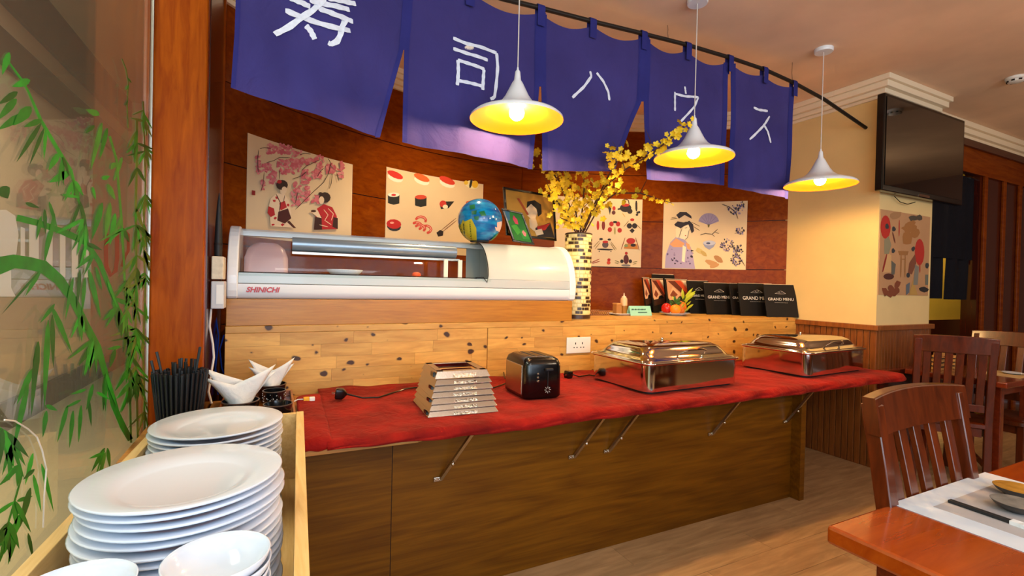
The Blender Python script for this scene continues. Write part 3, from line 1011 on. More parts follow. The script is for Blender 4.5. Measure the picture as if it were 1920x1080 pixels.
# things inside the case
pb = MB().loft([(1.3425, .10, .09, .02), (1.42, .10, .085, .03), (1.47, .085, .07, .04), (1.50, .05, .04, .03)], -.04, 2.80, seg=5)  # rounded milky pink form at the left end
tag(pb.build('pink_form', plain('milky_pink', '#d8b8c2', .25, trans=.3), smooth=True), 'milky pink rounded form inside the display case left end', 'tub')
tag(MB().lathe([(.04, 0), (.075, .008), (.095, .03), (.093, .033), (.072, .014), (.02, .008), (0, .008)], (.34, 2.74, 1.3425), 28).build('small_dish', M['porcelain'], smooth=True),
    'small pale dish inside the display case', 'dish')
tag(MB().sphere((.74, 2.76, 1.36), .018, 14, 8, s=(1.5, 1, .9)).build('prawn_piece', plain('orange_food', '#d8501c', .4), smooth=True), 'small orange morsel inside the display case', 'food')

# ---- on top of the case: painted globe, two framed pictures
TOP = 1.5805
gr = .143
gc = onY(900, 416, 2.845)
gp = thing('painted_globe_jar', 'round blue painted globe jar with lotus and leaves on the case', 'jar', (gc.x, 2.845, TOP))
gm, gnt, gb = new_mat('blue_painted_lacquer')
gg = gnt.nodes.new('ShaderNodeNewGeometry')
gn = gnt.nodes.new('ShaderNodeTexNoise'); gn.inputs['Scale'].default_value = 9; gn.inputs['Detail'].default_value = 5
gmp = gnt.nodes.new('ShaderNodeMapping'); gmp.inputs['Scale'].default_value = (1, 1, 4)
gnt.links.new(gg.outputs['Position'], gmp.inputs['Vector']); gnt.links.new(gmp.outputs[0], gn.inputs['Vector'])
grp = gnt.nodes.new('ShaderNodeValToRGB')
grp.color_ramp.elements[0].color = (*srgb('#0b57a6'), 1); grp.color_ramp.elements[0].position = .35
grp.color_ramp.elements[1].color = (*srgb('#22a2da'), 1); grp.color_ramp.elements[1].position = .62
gnt.links.new(gn.outputs['Fac'], grp.inputs['Fac']); gnt.links.new(grp.outputs['Color'], gb.inputs['Base Color'])
setp(gb, rough=.15, coat=.6)
GC = Vector((gc.x, 2.845, TOP + gr * .96))
MB().sphere(GC, gr, 36, 22, s=(1, 1, .97)).build('globe_body', gm, gp, smooth=True)
MB().lathe([(.06, 0), (.062, .008), (.045, .014)], (GC.x, GC.y, TOP), 24).build('foot_ring', M['blackmat'], gp, smooth=True)


def on_globe(px_, py_, lift=.0012):
    dx, dy = px_ - 900, py_ - 416
    dl_ = math.hypot(dx, dy)
    if dl_ > 41: px_, py_ = 900 + dx * 41 / dl_, 416 + dy * 41 / dl_
    d = ray(px_, py_).normalized()
    oc = CAM - GC
    R = gr + lift
    b = oc.dot(d); c = oc.dot(oc) - R * R
    disc = max(0, b * b - c)
    return CAM + d * (-b - math.sqrt(disc))


gdec = []
gdec += [([(868, 450), (862, 425), (868, 412), (876, 420), (882, 450)], '#c9b32a'), ([(874, 452), (872, 415), (884, 410), (893, 428), (894, 455)], '#d8c22e'),
        ([(864, 447), (858, 430), (862, 418), (867, 436)], '#1f6b2a'), ([(880, 385), (890, 383), (891, 391), (882, 393)], '#1d7a45'),
        ([(884, 396), (894, 394), (893, 402), (885, 402)], '#1b7040'), ([(898, 397), (908, 395), (912, 404), (902, 405)], '#217c40'),
        ([(889, 406), (898, 405), (897, 413), (890, 412)], '#1d7545'), ([(918, 452), (930, 440), (938, 436), (934, 446), (925, 455)], '#1f8a35'),
        ([(930, 432), (928, 425), (932, 427), (932, 417), (936, 424), (941, 415), (942, 424), (944, 430), (939, 436)], '#f0c9b8')]
gdec += [([(870, 449), (868, 420), (870, 418), (873, 449)], '#3a4a12'), ([(882, 452), (880, 416), (882, 415), (885, 453)], '#55601a'), ([(859, 440), (856, 422), (859, 420), (863, 440)], '#123c1c')]
GLOBE_PARTS = (gp, gdec)


def quad_frame(name, label, cat, px4, Y, mats, bw, art, thick=.018, lean=.0):
    """framed picture from its four corner pixels (tl, tr, br, bl) on the plane y=Y"""
    c = [onY(x, y, Y) for x, y in px4]
    t = thing(name, label, cat, tuple((c[2] + c[3]) / 2))

    def P(u, v, d=0.0):
        p = (c[0] * (1 - u) + c[1] * u) * (1 - v) + (c[3] * (1 - u) + c[2] * u) * v
        return Vector((p.x, p.y - d, p.z))

    w = (c[1] - c[0]).length; h = (c[3] - c[0]).length
    bu, bv = bw / w, bw / h
    for (u0, u1, v0, v1) in ((0, 1, 0, bv), (0, 1, 1 - bv, 1), (0, bu, bv, 1 - bv), (1 - bu, 1, bv, 1 - bv)):
        MB().extrude([P(u0, v0, 0), P(u1, v0, 0), P(u1, v1, 0), P(u0, v1, 0)], (0, thick, 0)).build('frame_bar', mats, t, bevel=.002)
    pic = MB().extrude([P(bu, bv, -.006), P(1 - bu, bv, -.006), P(1 - bu, 1 - bv, -.006), P(bu, 1 - bv, -.006)], (0, .008, 0)).build('picture', art[0], t)
    for k, (pts, col) in enumerate(art[1]):
        MB().poly([P(bu + (1 - 2 * bu) * u, bv + (1 - 2 * bv) * v, -.0052 + .0003 * k) for u, v in pts]).build('painted_shape', flat(col), pic)
    return t


quad_frame('framed_portrait', 'black framed portrait print with ochre ground on the display case', 'picture', [(944, 350), (1040, 366), (1044, 452), (950, 441)], 2.965, M['black'], .016,
           (flat('#c08a30'), [([(.0, 1), (0, .7), (.3, .62), (.4, 1)], '#b9904a'), ([(.42, .52), (.40, .38), (.48, .24), (.62, .26), (.66, .40), (.60, .56), (.50, .60)], '#e6c9a4'),
                              ([(.42, .36), (.44, .20), (.60, .14), (.74, .22), (.74, .44), (.66, .52), (.63, .34), (.52, .24)], '#120d0c'),
                              ([(.46, .60), (.60, .56), (.64, .72), (.56, .88), (.46, .80)], '#e2c29a'), ([(.58, .80), (.92, .62), (1, .98), (.62, 1)], '#2a2320'),
                              ([(.62, .76), (.92, .64), (.80, .82), (.64, .86)], '#b0251c'), ([(.56, .86), (.72, .80), (.76, .92), (.60, .98)], '#e6c9a4'),
                              ([(.22, .16), (.27, .15), (.46, .50), (.42, .52)], '#a8471e')]))
quad_frame('framed_lotus_picture', 'small dark framed green lotus picture leaning beside the globe', 'picture', [(941, 390), (980, 399), (1003, 459), (963, 453)], 2.86, M['black'], .014,
           (flat('#2f7d2c'), [([(.1, .5), (.45, .42), (.6, .65), (.3, .8)], '#4fae35'), ([(.5, .6), (.9, .55), (.95, .9), (.55, .92)], '#3d9a3a'), ([(.35, .22), (.48, .10), (.62, .22), (.58, .40), (.40, .40)], '#d8455a'),
                              ([(.62, .66), (.74, .58), (.86, .68), (.78, .80), (.66, .80)], '#e88a86'), ([(.0, .0), (.3, .0), (.15, .3), (.0, .35)], '#3f6f86')]))

# ================================================================== POSTERS
class Print:
    """flat printed artwork: coloured shapes laid on a sheet, given in photo pixels and put on the sheet's own surface"""

    def __init__(self, surf):
        self.s, self.mb, self.cols, self.k = surf, MB(), [], 0

    def _m(self, col):
        if col not in self.cols: self.cols.append(col)
        return self.cols.index(col)

    def poly(self, pts, col):
        self.k += 1
        lift = .0008 + .000022 * self.k
        bm = bmesh.new()
        f = bm.faces.new([bm.verts.new((x, y, 0)) for x, y in pts])
        bmesh.ops.triangulate(bm, faces=[f])
        for _ in range(6):
            le = [e for e in bm.edges if e.calc_length() > 4.5]
            if not le: break
            bmesh.ops.subdivide_edges(bm, edges=le, cuts=1)
            bmesh.ops.triangulate(bm, faces=bm.faces[:])
        bm.verts.index_update()
        self.mb.add([self.s(v.co.x, v.co.y, lift) for v in bm.verts], [tuple(v.index for v in q.verts) for q in bm.faces], self._m(col))
        bm.free()

    def blob(self, cx, cy, rx, ry, col, rot=0.0, n=12, jag=0.0):
        c, s = math.cos(rot), math.sin(rot)
        pts = []
        for k in range(n):
            a = 2 * math.pi * k / n
            r = 1 + jag * random.uniform(-1, 1)
            x, y = rx * r * math.cos(a), ry * r * math.sin(a)
            pts.append((cx + x * c - y * s, cy + x * s + y * c))
        self.poly(pts, col)

    def line(self, pts, w, col):
        self.k += 1
        lift = .0008 + .000022 * self.k
        pts = [pts[0]] + [(a[0] + (b[0] - a[0]) * q / 4, a[1] + (b[1] - a[1]) * q / 4) for a, b in zip(pts, pts[1:]) for q in range(1, 5)]
        n = len(pts)
        P = []
        for i, p in enumerate(pts):
            a, b = pts[max(i - 1, 0)], pts[min(i + 1, n - 1)]
            dx, dy = b[0] - a[0], b[1] - a[1]
            L = math.hypot(dx, dy) or 1
            ww = w * (.5 if i in (0, n - 1) and n > 2 else 1) / 2
            P.append([self.s(p[0] - dy / L * ww, p[1] + dx / L * ww, lift), self.s(p[0] + dy / L * ww, p[1] - dx / L * ww, lift)])
        self.mb.grid(P, self._m(col))

    def build(self, parent):
        return self.mb.build('print', [flat(c) for c in self.cols], parent, kind='stuff')


# painted motifs on the globe jar
gp_, gdec_ = GLOBE_PARTS
for pts_, c_ in gdec_:
    gpr = Print(lambda x, y, lift: on_globe(x, y, .0012 + lift))
    gpr.poly(pts_, c_)
    gpr.mb.build('painted_motif', flat(c_, .3), gp_, smooth=True)


def arc_surf(x, y, lift):
    p = onArc(x, y, ARC_R - .003)
    d = Vector((ARC_O.x - p.x, ARC_O.y - p.y, 0)).normalized()
    return p + d * lift


def arc_poster(name, label, pxl, pxr, ztop, zbot, mat):
    a, b = onArc(*pxl), onArc(*pxr)
    t0, t1 = math.atan2(a.y - ARC_O.y, a.x - ARC_O.x), math.atan2(b.y - ARC_O.y, b.x - ARC_O.x)
    c = arc_xy((t0 + t1) / 2, ARC_R - .002)
    t = thing(name, label, 'poster', (c[0], c[1], zbot))
    arc_slab(MB(), t0, t1, ARC_R - .003, ARC_R - .0008, zbot, ztop, 20).build('paper_sheet', mat, t, smooth=True, auto=30)
    return t


rnd = random.Random(3)
# -- poster 1: two women under a weeping cherry
t = arc_poster('cherry_poster', 'poster of two kimono women under a pink weeping cherry tree', (463, 300), (660, 350), 2.142, 1.555, M['paper'])
pr = Print(arc_surf)
k1 = lambda zx, zy: (450 + zx / 4.909, 230 + zy / 4.909)
K = lambda L: [k1(*p) for p in L]
top_at = lambda zx: 85 + (zx - 75) * .31 - 60 * (1 - ((zx - 550) / 480) ** 2) * 0
for (x0, y0, x1, y1, n_) in ((250, 200, 470, 290, 34), (190, 380, 290, 450, 12), (260, 450, 330, 560, 20), (340, 340, 560, 470, 34), (470, 260, 560, 420, 18), (560, 330, 700, 380, 14),
                            (700, 300, 770, 420, 16), (790, 380, 880, 460, 22), (560, 440, 640, 560, 18), (660, 440, 740, 510, 16), (140, 310, 170, 470, 12), (470, 560, 540, 770, 22),
                            (590, 590, 640, 680, 10), (650, 670, 730, 740, 10), (540, 640, 620, 720, 10), (900, 360, 940, 520, 10), (180, 520, 210, 620, 6)):
    for _ in range(int(n_ * 1.7)):
        x, y = rnd.uniform(x0, x1), rnd.uniform(y0, y1)
        if y < 85 + (x - 75) * .30 + 20: continue
        c = k1(x, y)
        pr.blob(c[0], c[1], rnd.uniform(1.4, 4.2), rnd.uniform(1.4, 4.0), rnd.choice(['#d07078', '#c9606c', '#dc8a8c']), rnd.uniform(0, 3), 8, .4)
for L in ([(170, 240), (210, 232), (270, 238)], [(160, 250), (150, 330), (155, 460)], [(230, 370), (300, 350), (350, 322), (450, 324)], [(800, 330), (830, 380), (800, 480), (760, 550), (640, 660), (560, 740), (500, 800)],
          [(540, 295), (590, 285), (640, 292)], [(560, 440), (600, 400), (720, 345)], [(470, 520), (560, 490), (600, 450)], [(880, 460), (900, 540)], [(350, 440), (350, 520)], [(520, 640), (500, 740)], [(210, 460), (200, 560), (180, 630)],
          [(840, 470), (830, 560), (810, 610)], [(760, 420), (730, 450), (700, 500)]):
    pr.line(K(L), 1.1, '#3a2620')
# woman at the left: head, hair, kimono
pr.poly(K([(270, 700), (330, 650), (400, 660), (440, 720), (460, 830), (440, 900), (500, 970), (270, 955), (262, 860), (250, 780)]), '#e8cfae')
pr.poly(K([(250, 770), (300, 790), (310, 850), (270, 870), (240, 830)]), '#b3222a')
pr.poly(K([(340, 820), (430, 790), (460, 880), (400, 930), (330, 900)]), '#4a1c1c')
pr.poly(K([(350, 740), (400, 720), (420, 780), (360, 810)]), '#b8252c')
pr.poly(K([(440, 900), (505, 970), (480, 970), (420, 915)]), '#4a2018')
for c in ((300, 720), (310, 880), (380, 940), (290, 940), (325, 690), (430, 760)): p = k1(*c); pr.blob(p[0], p[1], 3, 2.4, '#b8252c', 0, 8, .3)
p = k1(385, 625); pr.blob(*p, 6.2, 8, '#e8cfae')
p = k1(375, 575); pr.blob(*p, 11, 9.5, '#33211c'); p = k1(350, 545); pr.blob(*p, 4.5, 3.5, '#b8252c'); p = k1(395, 620); pr.blob(*p, 5, 6.5, '#e8cfae')
pr.line(K([(320, 660), (360, 740), (350, 820)]), 1.6, '#4a1c1c'); pr.line(K([(400, 670), (385, 740)]), 1.2, '#4a1c1c')
# woman at the right
pr.poly(K([(700, 790), (760, 750), (840, 780), (880, 860), (890, 980), (670, 985), (680, 880)]), '#b3222a')
pr.poly(K([(680, 870), (740, 860), (745, 985), (670, 985)]), '#3a1a18'); pr.poly(K([(850, 870), (890, 880), (890, 980), (840, 960)]), '#3a1a18')
for L in ([(760, 800), (800, 850), (770, 900), (830, 940)], [(800, 790), (850, 840), (830, 900)], [(720, 940), (800, 960)]): pr.line(K(L), 1.2, '#e8cfae')
pr.poly(K([(640, 820), (700, 800), (740, 880), (700, 870)]), '#e8cfae')
p = k1(770, 690); pr.blob(*p, 11, 10, '#33211c'); p = k1(740, 715); pr.blob(*p, 5, 7.5, '#e8cfae'); p = k1(730, 655); pr.blob(*p, 4, 3, '#33211c')
p = k1(665, 815); pr.blob(*p, 5, 2.4, '#4a2c20')
pr.poly(K([(95, 622), (127, 628), (126, 670), (94, 664)]), '#8f2020')
pr.build(t)

# -- poster 2: sushi chart
t = arc_poster('sushi_chart_poster', 'cream poster with rows of sushi pieces behind the globe', (723, 380), (905, 390), 2.185, 1.553, M['paper'])
pr = Print(arc_surf)
k2 = lambda zx, zy: (710 + zx / 5.647, 300 + zy / 5.647)
for (x, y, c) in ((175, 165, '#cf2a22'), (455, 195, '#e2632a'), (725, 225, '#d23a24')):
    p = k2(x, y + 25); pr.blob(*p, 15, 7, '#f3ead6', .35); p = k2(x, y - 8); pr.blob(*p, 16, 6, c, .42)
p = k2(985, 262); pr.blob(*p, 13, 7.5, '#f0e2b0', .25); p = k2(1020, 258); pr.blob(*p, 6, 7, '#e8b92a'); pr.line([k2(985, 205), k2(965, 295)], 4.5, '#20201c'); p = k2(925, 240); pr.blob(*p, 4, 4, '#e8c23a')
for (x, y, c) in ((158, 410, '#cc3333'), (445, 435, '#c8452c')):
    pr.poly([k2(x - 62, y - 40), k2(x + 62, y - 40), k2(x + 60, y + 50), k2(x, y + 64), k2(x - 60, y + 46)], '#1e211f')
    p = k2(x, y - 42); pr.blob(*p, 11, 4.2, '#f3ead6' if x < 200 else c); p = k2(x, y - 40); pr.blob(*p, 4.5, 2.2, c)
pr.poly([k2(660, 440), k2(800, 438), k2(740, 510), k2(660, 520), k2(645, 470)], '#23221f'); p = k2(680, 465); pr.blob(*p, 6.5, 6.5, '#c8372c'); p = k2(705, 495); pr.blob(*p, 5, 4, '#e8e0c2')
p = k2(160, 700); pr.blob(*p, 13.5, 9.5, '#28282e', .2); p = k2(160, 678); pr.blob(*p, 14, 9, '#b81d1d', .1); p = k2(140, 665); pr.blob(*p, 4, 2, '#e89a8a')
for (x, y, a) in ((445, 640, 0), (400, 700, .6), (500, 735, .9), (435, 725, .3)):
    L = [k2(x + 55 * math.cos(b + a), y + 40 * math.sin(b + a)) for b in (3.3, 4.0, 4.7, 5.4, 6.1, 6.8)]
    pr.line(L, 4.6, '#cf4a3c'); pr.line(L[1:-1], 1.2, '#f0b8a0')
pr.poly([k2(610, 770), k2(650, 740), k2(685, 755), k2(680, 800), k2(630, 812)], '#241c1c')
pr.line([k2(660, 745), k2(820, 615)], 1.2, '#7a4a28'); pr.line([k2(680, 755), k2(825, 640)], 1.2, '#7a4a28')
p = k2(960, 450); pr.blob(*p, 7, 3, '#c9572c')
pr.build(t)

# -- poster 3: Japanese table things, seen beside the vase
t = arc_poster('tea_things_poster', 'poster of small red and black tea things beside the mosaic vase', (1040, 430), (1203, 440), 2.150, 1.5045, M['paper'])
pr = Print(arc_surf)
k3 = lambda zx, zy: (1080 + zx / 5.647, 350 + zy / 5.647)
RD, BK = '#b32a26', '#2a2224'
p = k3(525, 225); pr.blob(*p, 11, 8, BK); p = k3(525, 195); pr.blob(*p, 7, 3, RD)
pr.line([k3(487, 190), k3(495, 145), k3(525, 132), k3(555, 145), k3(563, 190)], 1.8, '#4a3230'); p = k3(570, 260); pr.blob(*p, 5, 5, BK); pr.line([k3(440, 240), k3(475, 232)], 3, BK)
pr.line([k3(490, 280), k3(520, 320)], 1.2, '#c89a4a')
pr.line([k3(638, 150), k3(640, 260)], 4, BK)
for q in ((652, 275), (668, 270), (645, 298)): p = k3(*q); pr.blob(*p, 2.4, 2.2, BK)
pr.poly([k3(330, 180), k3(385, 180), k3(358, 300)], '#2b2a2c'); p = k3(402, 230); pr.blob(*p, 3, 4, RD); p = k3(398, 275); pr.blob(*p, 3.6, 4, '#5a2c2c')
p = k3(232, 410); pr.blob(*p, 2.6, 9, RD); p = k3(290, 410); pr.blob(*p, 3.2, 9, '#7c2c28')
for q in ((375, 395), (445, 395), (358, 455), (462, 462)): p = k3(*q); pr.blob(*p, 4.2, 4.6, RD)
p = k3(413, 375); pr.blob(*p, 4, 2.2, BK); pr.line([k3(404, 430), k3(404, 505)], 1.2, '#8a8a3a'); pr.line([k3(415, 430), k3(416, 505)], 1.2, '#8a8a3a')
for q in ((565, 415), (620, 415)): p = k3(*q); pr.blob(*p, 5, 5, BK)
p = k3(595, 350); pr.blob(*p, 4, 2.6, RD); pr.poly([k3(595, 440), k3(622, 465), k3(595, 492), k3(565, 465)], BK)
pr.line([k3(505, 425), k3(560, 360)], 1, '#6a5030'); pr.line([k3(635, 395), k3(685, 445)], 1, '#6a5030')
p = k3(310, 615); pr.blob(*p, 6, 6, '#5a4a4c'); p = k3(310, 585); pr.blob(*p, 5.5, 2.4, RD); pr.line([k3(225, 662), k3(388, 668)], 3, BK); pr.line([k3(245, 678), k3(245, 690)], 2, BK); pr.line([k3(370, 678), k3(370, 690)], 2, BK)
p = k3(265, 555); pr.blob(*p, 3.4, 2, BK); p = k3(352, 560); pr.blob(*p, 3.4, 2, BK)
for q in ((185, 640, 250, 570), (200, 660, 255, 590), (370, 585, 430, 665), (365, 600, 415, 675)): pr.line([k3(q[0], q[1]), k3(q[2], q[3])], 1.1, '#8a7040')
pr.poly([k3(505, 655), k3(660, 662), k3(640, 605), k3(520, 605)], '#c07a34'); p = k3(580, 575); pr.blob(*p, 8.5, 5.5, RD); p = k3(605, 620); pr.blob(*p, 5, 3, BK); p = k3(530, 625); pr.blob(*p, 3.6, 2.6, '#7c8a5a')
pr.line([k3(478, 665), k3(520, 540)], 1.3, '#8a3a20'); pr.line([k3(670, 675), k3(630, 540)], 1.3, '#8a3a20')
p = k3(530, 770); pr.blob(*p, 5, 9, '#5a2426'); p = k3(485, 790); pr.blob(*p, 3.2, 3.6, BK); p = k3(575, 790); pr.blob(*p, 3.2, 3.6, BK); p = k3(532, 705); pr.blob(*p, 2.8, 2.8, RD); pr.line([k3(482, 832), k3(575, 836)], 4, '#7a7272')
for q in ((160, 805, 250, 765), (170, 812, 250, 790)): pr.line([k3(q[0], q[1]), k3(q[2], q[3])], 1.4, '#a03a2a')
p = k3(348, 775); pr.blob(*p, 3, 3, RD); p = k3(345, 805); pr.blob(*p, 3.6, 3.4, '#c4472c')
for q in ((410, 780, 460, 800), (410, 805, 450, 812), (600, 800, 648, 792), (600, 822, 640, 812)): pr.line([k3(q[0], q[1]), k3(q[2], q[3])], 1.2, '#7a7238')
pr.build(t)

# -- poster 4: woman in lilac kimono with fan and blossoms
t = arc_poster('kimono_woman_poster', 'poster of a woman in lilac kimono with fan and blossoms', (1243, 440), (1400, 440), 2.126, 1.498, M['paper'])
pr = Print(arc_surf)
LI, DK = '#a596b8', '#2c2430'
pr.poly([k3(*q) for q in [(940, 860), (950, 720), (1000, 590), (1060, 530), (1110, 540), (1160, 570), (1215, 640), (1240, 740), (1262, 870)]], LI)
pr.poly([k3(*q) for q in [(990, 610), (1060, 545), (1150, 600), (1130, 640), (1030, 640)]], '#d99a6a')
pr.poly([k3(*q) for q in [(1160, 590), (1200, 610), (1215, 670), (1180, 660)]], '#d99a6a')
pr.poly([k3(*q) for q in [(1130, 620), (1165, 640), (1150, 800), (1120, 790)]], '#eadcc0')
for _ in range(26):
    x = rnd.uniform(955, 1235); y = rnd.uniform(660, 840)
    if 1115 < x < 1165: continue
    p = k3(x, y); pr.blob(*p, rnd.uniform(1, 2.4), rnd.uniform(1, 2.4), rnd.choice([DK, '#5a4c72', '#8a7aa0']), 0, 6, .4)
pr.poly([k3(*q) for q in [(1055, 455), (1070, 410), (1100, 420), (1105, 470), (1085, 540), (1060, 540)]], '#ecd7ae')
pr.poly([k3(*q) for q in [(1090, 540), (1140, 420), (1190, 400), (1205, 440), (1190, 520), (1160, 560), (1110, 550)]], '#eed9b8')
pr.poly([k3(*q) for q in [(1040, 400), (1075, 368), (1140, 378), (1200, 360), (1240, 400), (1250, 470), (1225, 495), (1205, 440), (1190, 400), (1140, 420), (1110, 442), (1050, 415)]], DK)
pr.poly([k3(*q) for q in [(1060, 300), (1100, 268), (1170, 270), (1220, 310), (1225, 340), (1150, 300), (1090, 340)]], DK)
pr.poly([k3(*q) for q in [(1090, 340), (1150, 302), (1222, 342), (1180, 372), (1110, 372)]], '#d8bfa0')
for q in ((1000, 345, 1070, 335), (1220, 375, 1310, 420), (1240, 420, 1310, 465), (1010, 330, 1060, 322)): pr.line([k3(q[0], q[1]), k3(q[2], q[3])], 1.1, '#6a5030')
pr.line([k3(1120, 445), k3(1090, 540)], .8, DK); pr.line([k3(1200, 450), k3(1180, 540), k3(1155, 560)], .8, DK); p = k3(1160, 518); pr.blob(*p, 1.2, 1, '#b33a32')
pr.line([k3(1150, 440), k3(1178, 432)], .8, DK)
fan = [k3(1405, 408)] + [k3(1405 + 112 * math.cos(a), 390 - 110 * math.sin(a)) for a in [math.radians(12 + 156 * i / 12) for i in range(13)]]
pr.poly(fan, '#9a8fb0')
for i in range(7):
    a = math.radians(20 + 140 * i / 6); pr.line([k3(1405, 405), k3(1405 + 108 * math.cos(a), 390 - 105 * math.sin(a))], .5, '#6c6288')
pr.poly([k3(1392, 400), k3(1418, 400), k3(1408, 432), k3(1398, 432)], '#6e6330')
pr.line([k3(1315, 512), k3(1370, 495), k3(1440, 505), k3(1500, 450)], 1.4, '#5a4636'); pr.line([k3(1440, 505), k3(1470, 530)], 1, '#5a4636'); pr.line([k3(1470, 485), k3(1515, 495)], 1, '#5a4636')
pr.poly([k3(1342, 600), k3(1480, 598), k3(1455, 640), k3(1412, 668), k3(1365, 640)], '#8f95b4'); p = k3(1411, 596); pr.blob(*p, 12, 4.5, '#b9bccf'); p = k3(1400, 600); pr.blob(*p, 4, 2, '#4e5576')
p = k3(1310, 680); pr.blob(*p, 8, 5, '#c8b070', .5, 10, .15); p = k3(1350, 710); pr.blob(*p, 7, 3.6, '#b89c5c', .7, 10, .2)
p = k3(1430, 805); pr.blob(*p, 11, 5, '#b98a5a', .25, 10, .2); p = k3(1505, 765); pr.blob(*p, 10.5, 5, '#a87a4e', .6, 10, .1); p = k3(1470, 835); pr.blob(*p, 10, 3.6, '#b98a5a', -.3, 10, .2)
for (cx, cy, rx, ry, n_) in ((1690, 235, 90, 60, 34), (1745, 470, 50, 40, 14), (1600, 620, 75, 70, 40), (1715, 670, 50, 60, 26), (1700, 775, 65, 60, 34), (1770, 190, 26, 40, 8)):
    for _ in range(n_):
        a = rnd.uniform(0, 6.28); r = math.sqrt(rnd.random())
        p = k3(min(1792, cx + rx * r * math.cos(a)), cy + ry * r * math.sin(a))
        pr.blob(*p, rnd.uniform(1, 2.3), rnd.uniform(1, 2.3), rnd.choice([DK, '#6a5e88', '#8f84a8', '#3e3648']), 0, 6, .4)
pr.line([k3(1545, 185), k3(1620, 215), k3(1690, 270), k3(1715, 340)], 1.2, DK); pr.line([k3(1640, 600), k3(1700, 700), k3(1790, 840)], 1.2, DK); pr.line([k3(1680, 495), k3(1790, 470)], 1, DK)
pr.build(t)

# -- poster 5 on the column
PY5 = CY0 - .0035
t = thing('patterned_poster', 'tan poster of kimono figures with red sunshades on the column', 'poster', (4.41, PY5, 1.302))
MB().box(4.062, 4.79, PY5, CY0 - .0005, 1.302, 1.945).build('paper_sheet', M['paper_tan'], t)
pr = Print(lambda x, y, lift: onY(x, y, PY5 - lift))
k5 = lambda zx, zy: (1640 + zx / 4.154, 380 + zy / 4.154)
for (x, y, rx, ry) in ((85, 190, 9.5, 22), (350, 385, 9, 25)): p = k5(x, y); pr.blob(*p, rx, ry, '#b3261c', 0, 16)
for L in ([(192, 135), (190, 260)], [(352, 470), (352, 545)]): pr.line([k5(*q) for q in L], 2, '#a8281c')
pr.poly([k5(*q) for q in [(90, 380), (130, 410), (130, 540), (60, 545)]], '#caa06a'); pr.line([k5(95, 400), k5(62, 540)], 3, '#8a1f1c')
pr.poly([k5(*q) for q in [(75, 290), (110, 260), (130, 330), (110, 400), (75, 400)]], '#8c8466')
for q in ((98, 185), (150, 205), (145, 375), (300, 360), (262, 565), (410, 490)): p = k5(*q); pr.blob(*p, 3.4, 5, '#2f3338', 0, 8, .2)
p = k5(110, 575); pr.blob(*p, 10, 6, '#4a2018'); p = k5(380, 675); pr.blob(*p, 9, 5.5, '#232022', 0, 9, .2)
for q in ((300, 120), (345, 118)): p = k5(*q); pr.blob(*p, 8, 5.5, '#4c4338', 0, 9, .2)
p = k5(165, 100); pr.blob(*p, 11, 8, '#a57a52', 0, 9, .25)
for q in ((250, 200), (300, 200), (262, 262), (320, 240), (280, 170), (250, 300)): p = k5(*q); pr.blob(*p, 9, 8, '#a06a36', rnd.uniform(0, 3), 9, .35)
pr.poly([k5(*q) for q in [(182, 375), (265, 378), (255, 410), (192, 408)]], '#9a6a3a')
for L in ([(207, 405), (203, 580)], [(238, 405), (236, 580)]): pr.line([k5(*q) for q in L], 2.4, '#9a6a3a')
pr.line([k5(205, 440), k5(240, 440)], 2, '#9a6a3a')
pr.poly([k5(*q) for q in [(270, 470), (315, 400), (325, 470), (290, 560), (260, 545)]], '#7a4630'); pr.poly([k5(*q) for q in [(300, 600), (335, 720), (268, 720)]], '#b8904a')
pr.poly([k5(*q) for q in [(315, 480), (345, 500), (335, 640), (300, 640)]], '#7c7a70'); pr.poly([k5(*q) for q in [(245, 640), (275, 620), (270, 700), (245, 720)]], '#5c6670'); pr.poly([k5(*q) for q in [(395, 560), (418, 560), (416, 640), (395, 640)]], '#6a6e60')
for q in ((80, 690), (130, 670), (180, 640), (165, 700), (110, 710)): p = k5(*q); pr.blob(*p, 9, 5.5, '#7c3e24', rnd.uniform(0, 3), 9, .3)
pr.poly([k5(*q) for q in [(130, 450), (165, 480), (155, 560), (130, 560)]], '#5f5c52'); pr.line([k5(140, 230), k5(160, 315)], 2.4, '#6a3426')
pr.build(t)

# ================================================================== TELEVISION on the column
tv = thing('television', 'black flat screen television mounted high on the cream column', 'television', (4.45, 1.98, 2.06))
MB().box(3.915, 5.12, 1.935, 1.985, 2.06, 2.762).build('housing', M['black'], tv, bevel=.006)
MB().box(3.94, 5.095, 1.931, 1.937, 2.10, 2.738).build('screen', M['tvscreen'], tv)
MB().box(4.15, 4.7, 1.985, 2.0155, 2.2, 2.6).build('wall_mount', M['blackmat'], tv)
MB().box(4.42, 4.58, 1.932, 1.94, 2.066, 2.084).build('logo_strip', M['steel'], tv)
cb = [onY(x, y, 1.99) for x, y in ((1677, 368), (1688, 379), (1702, 383), (1716, 379))]
MB().tube(cb, .003, 5).build('cable', M['black'], tv)

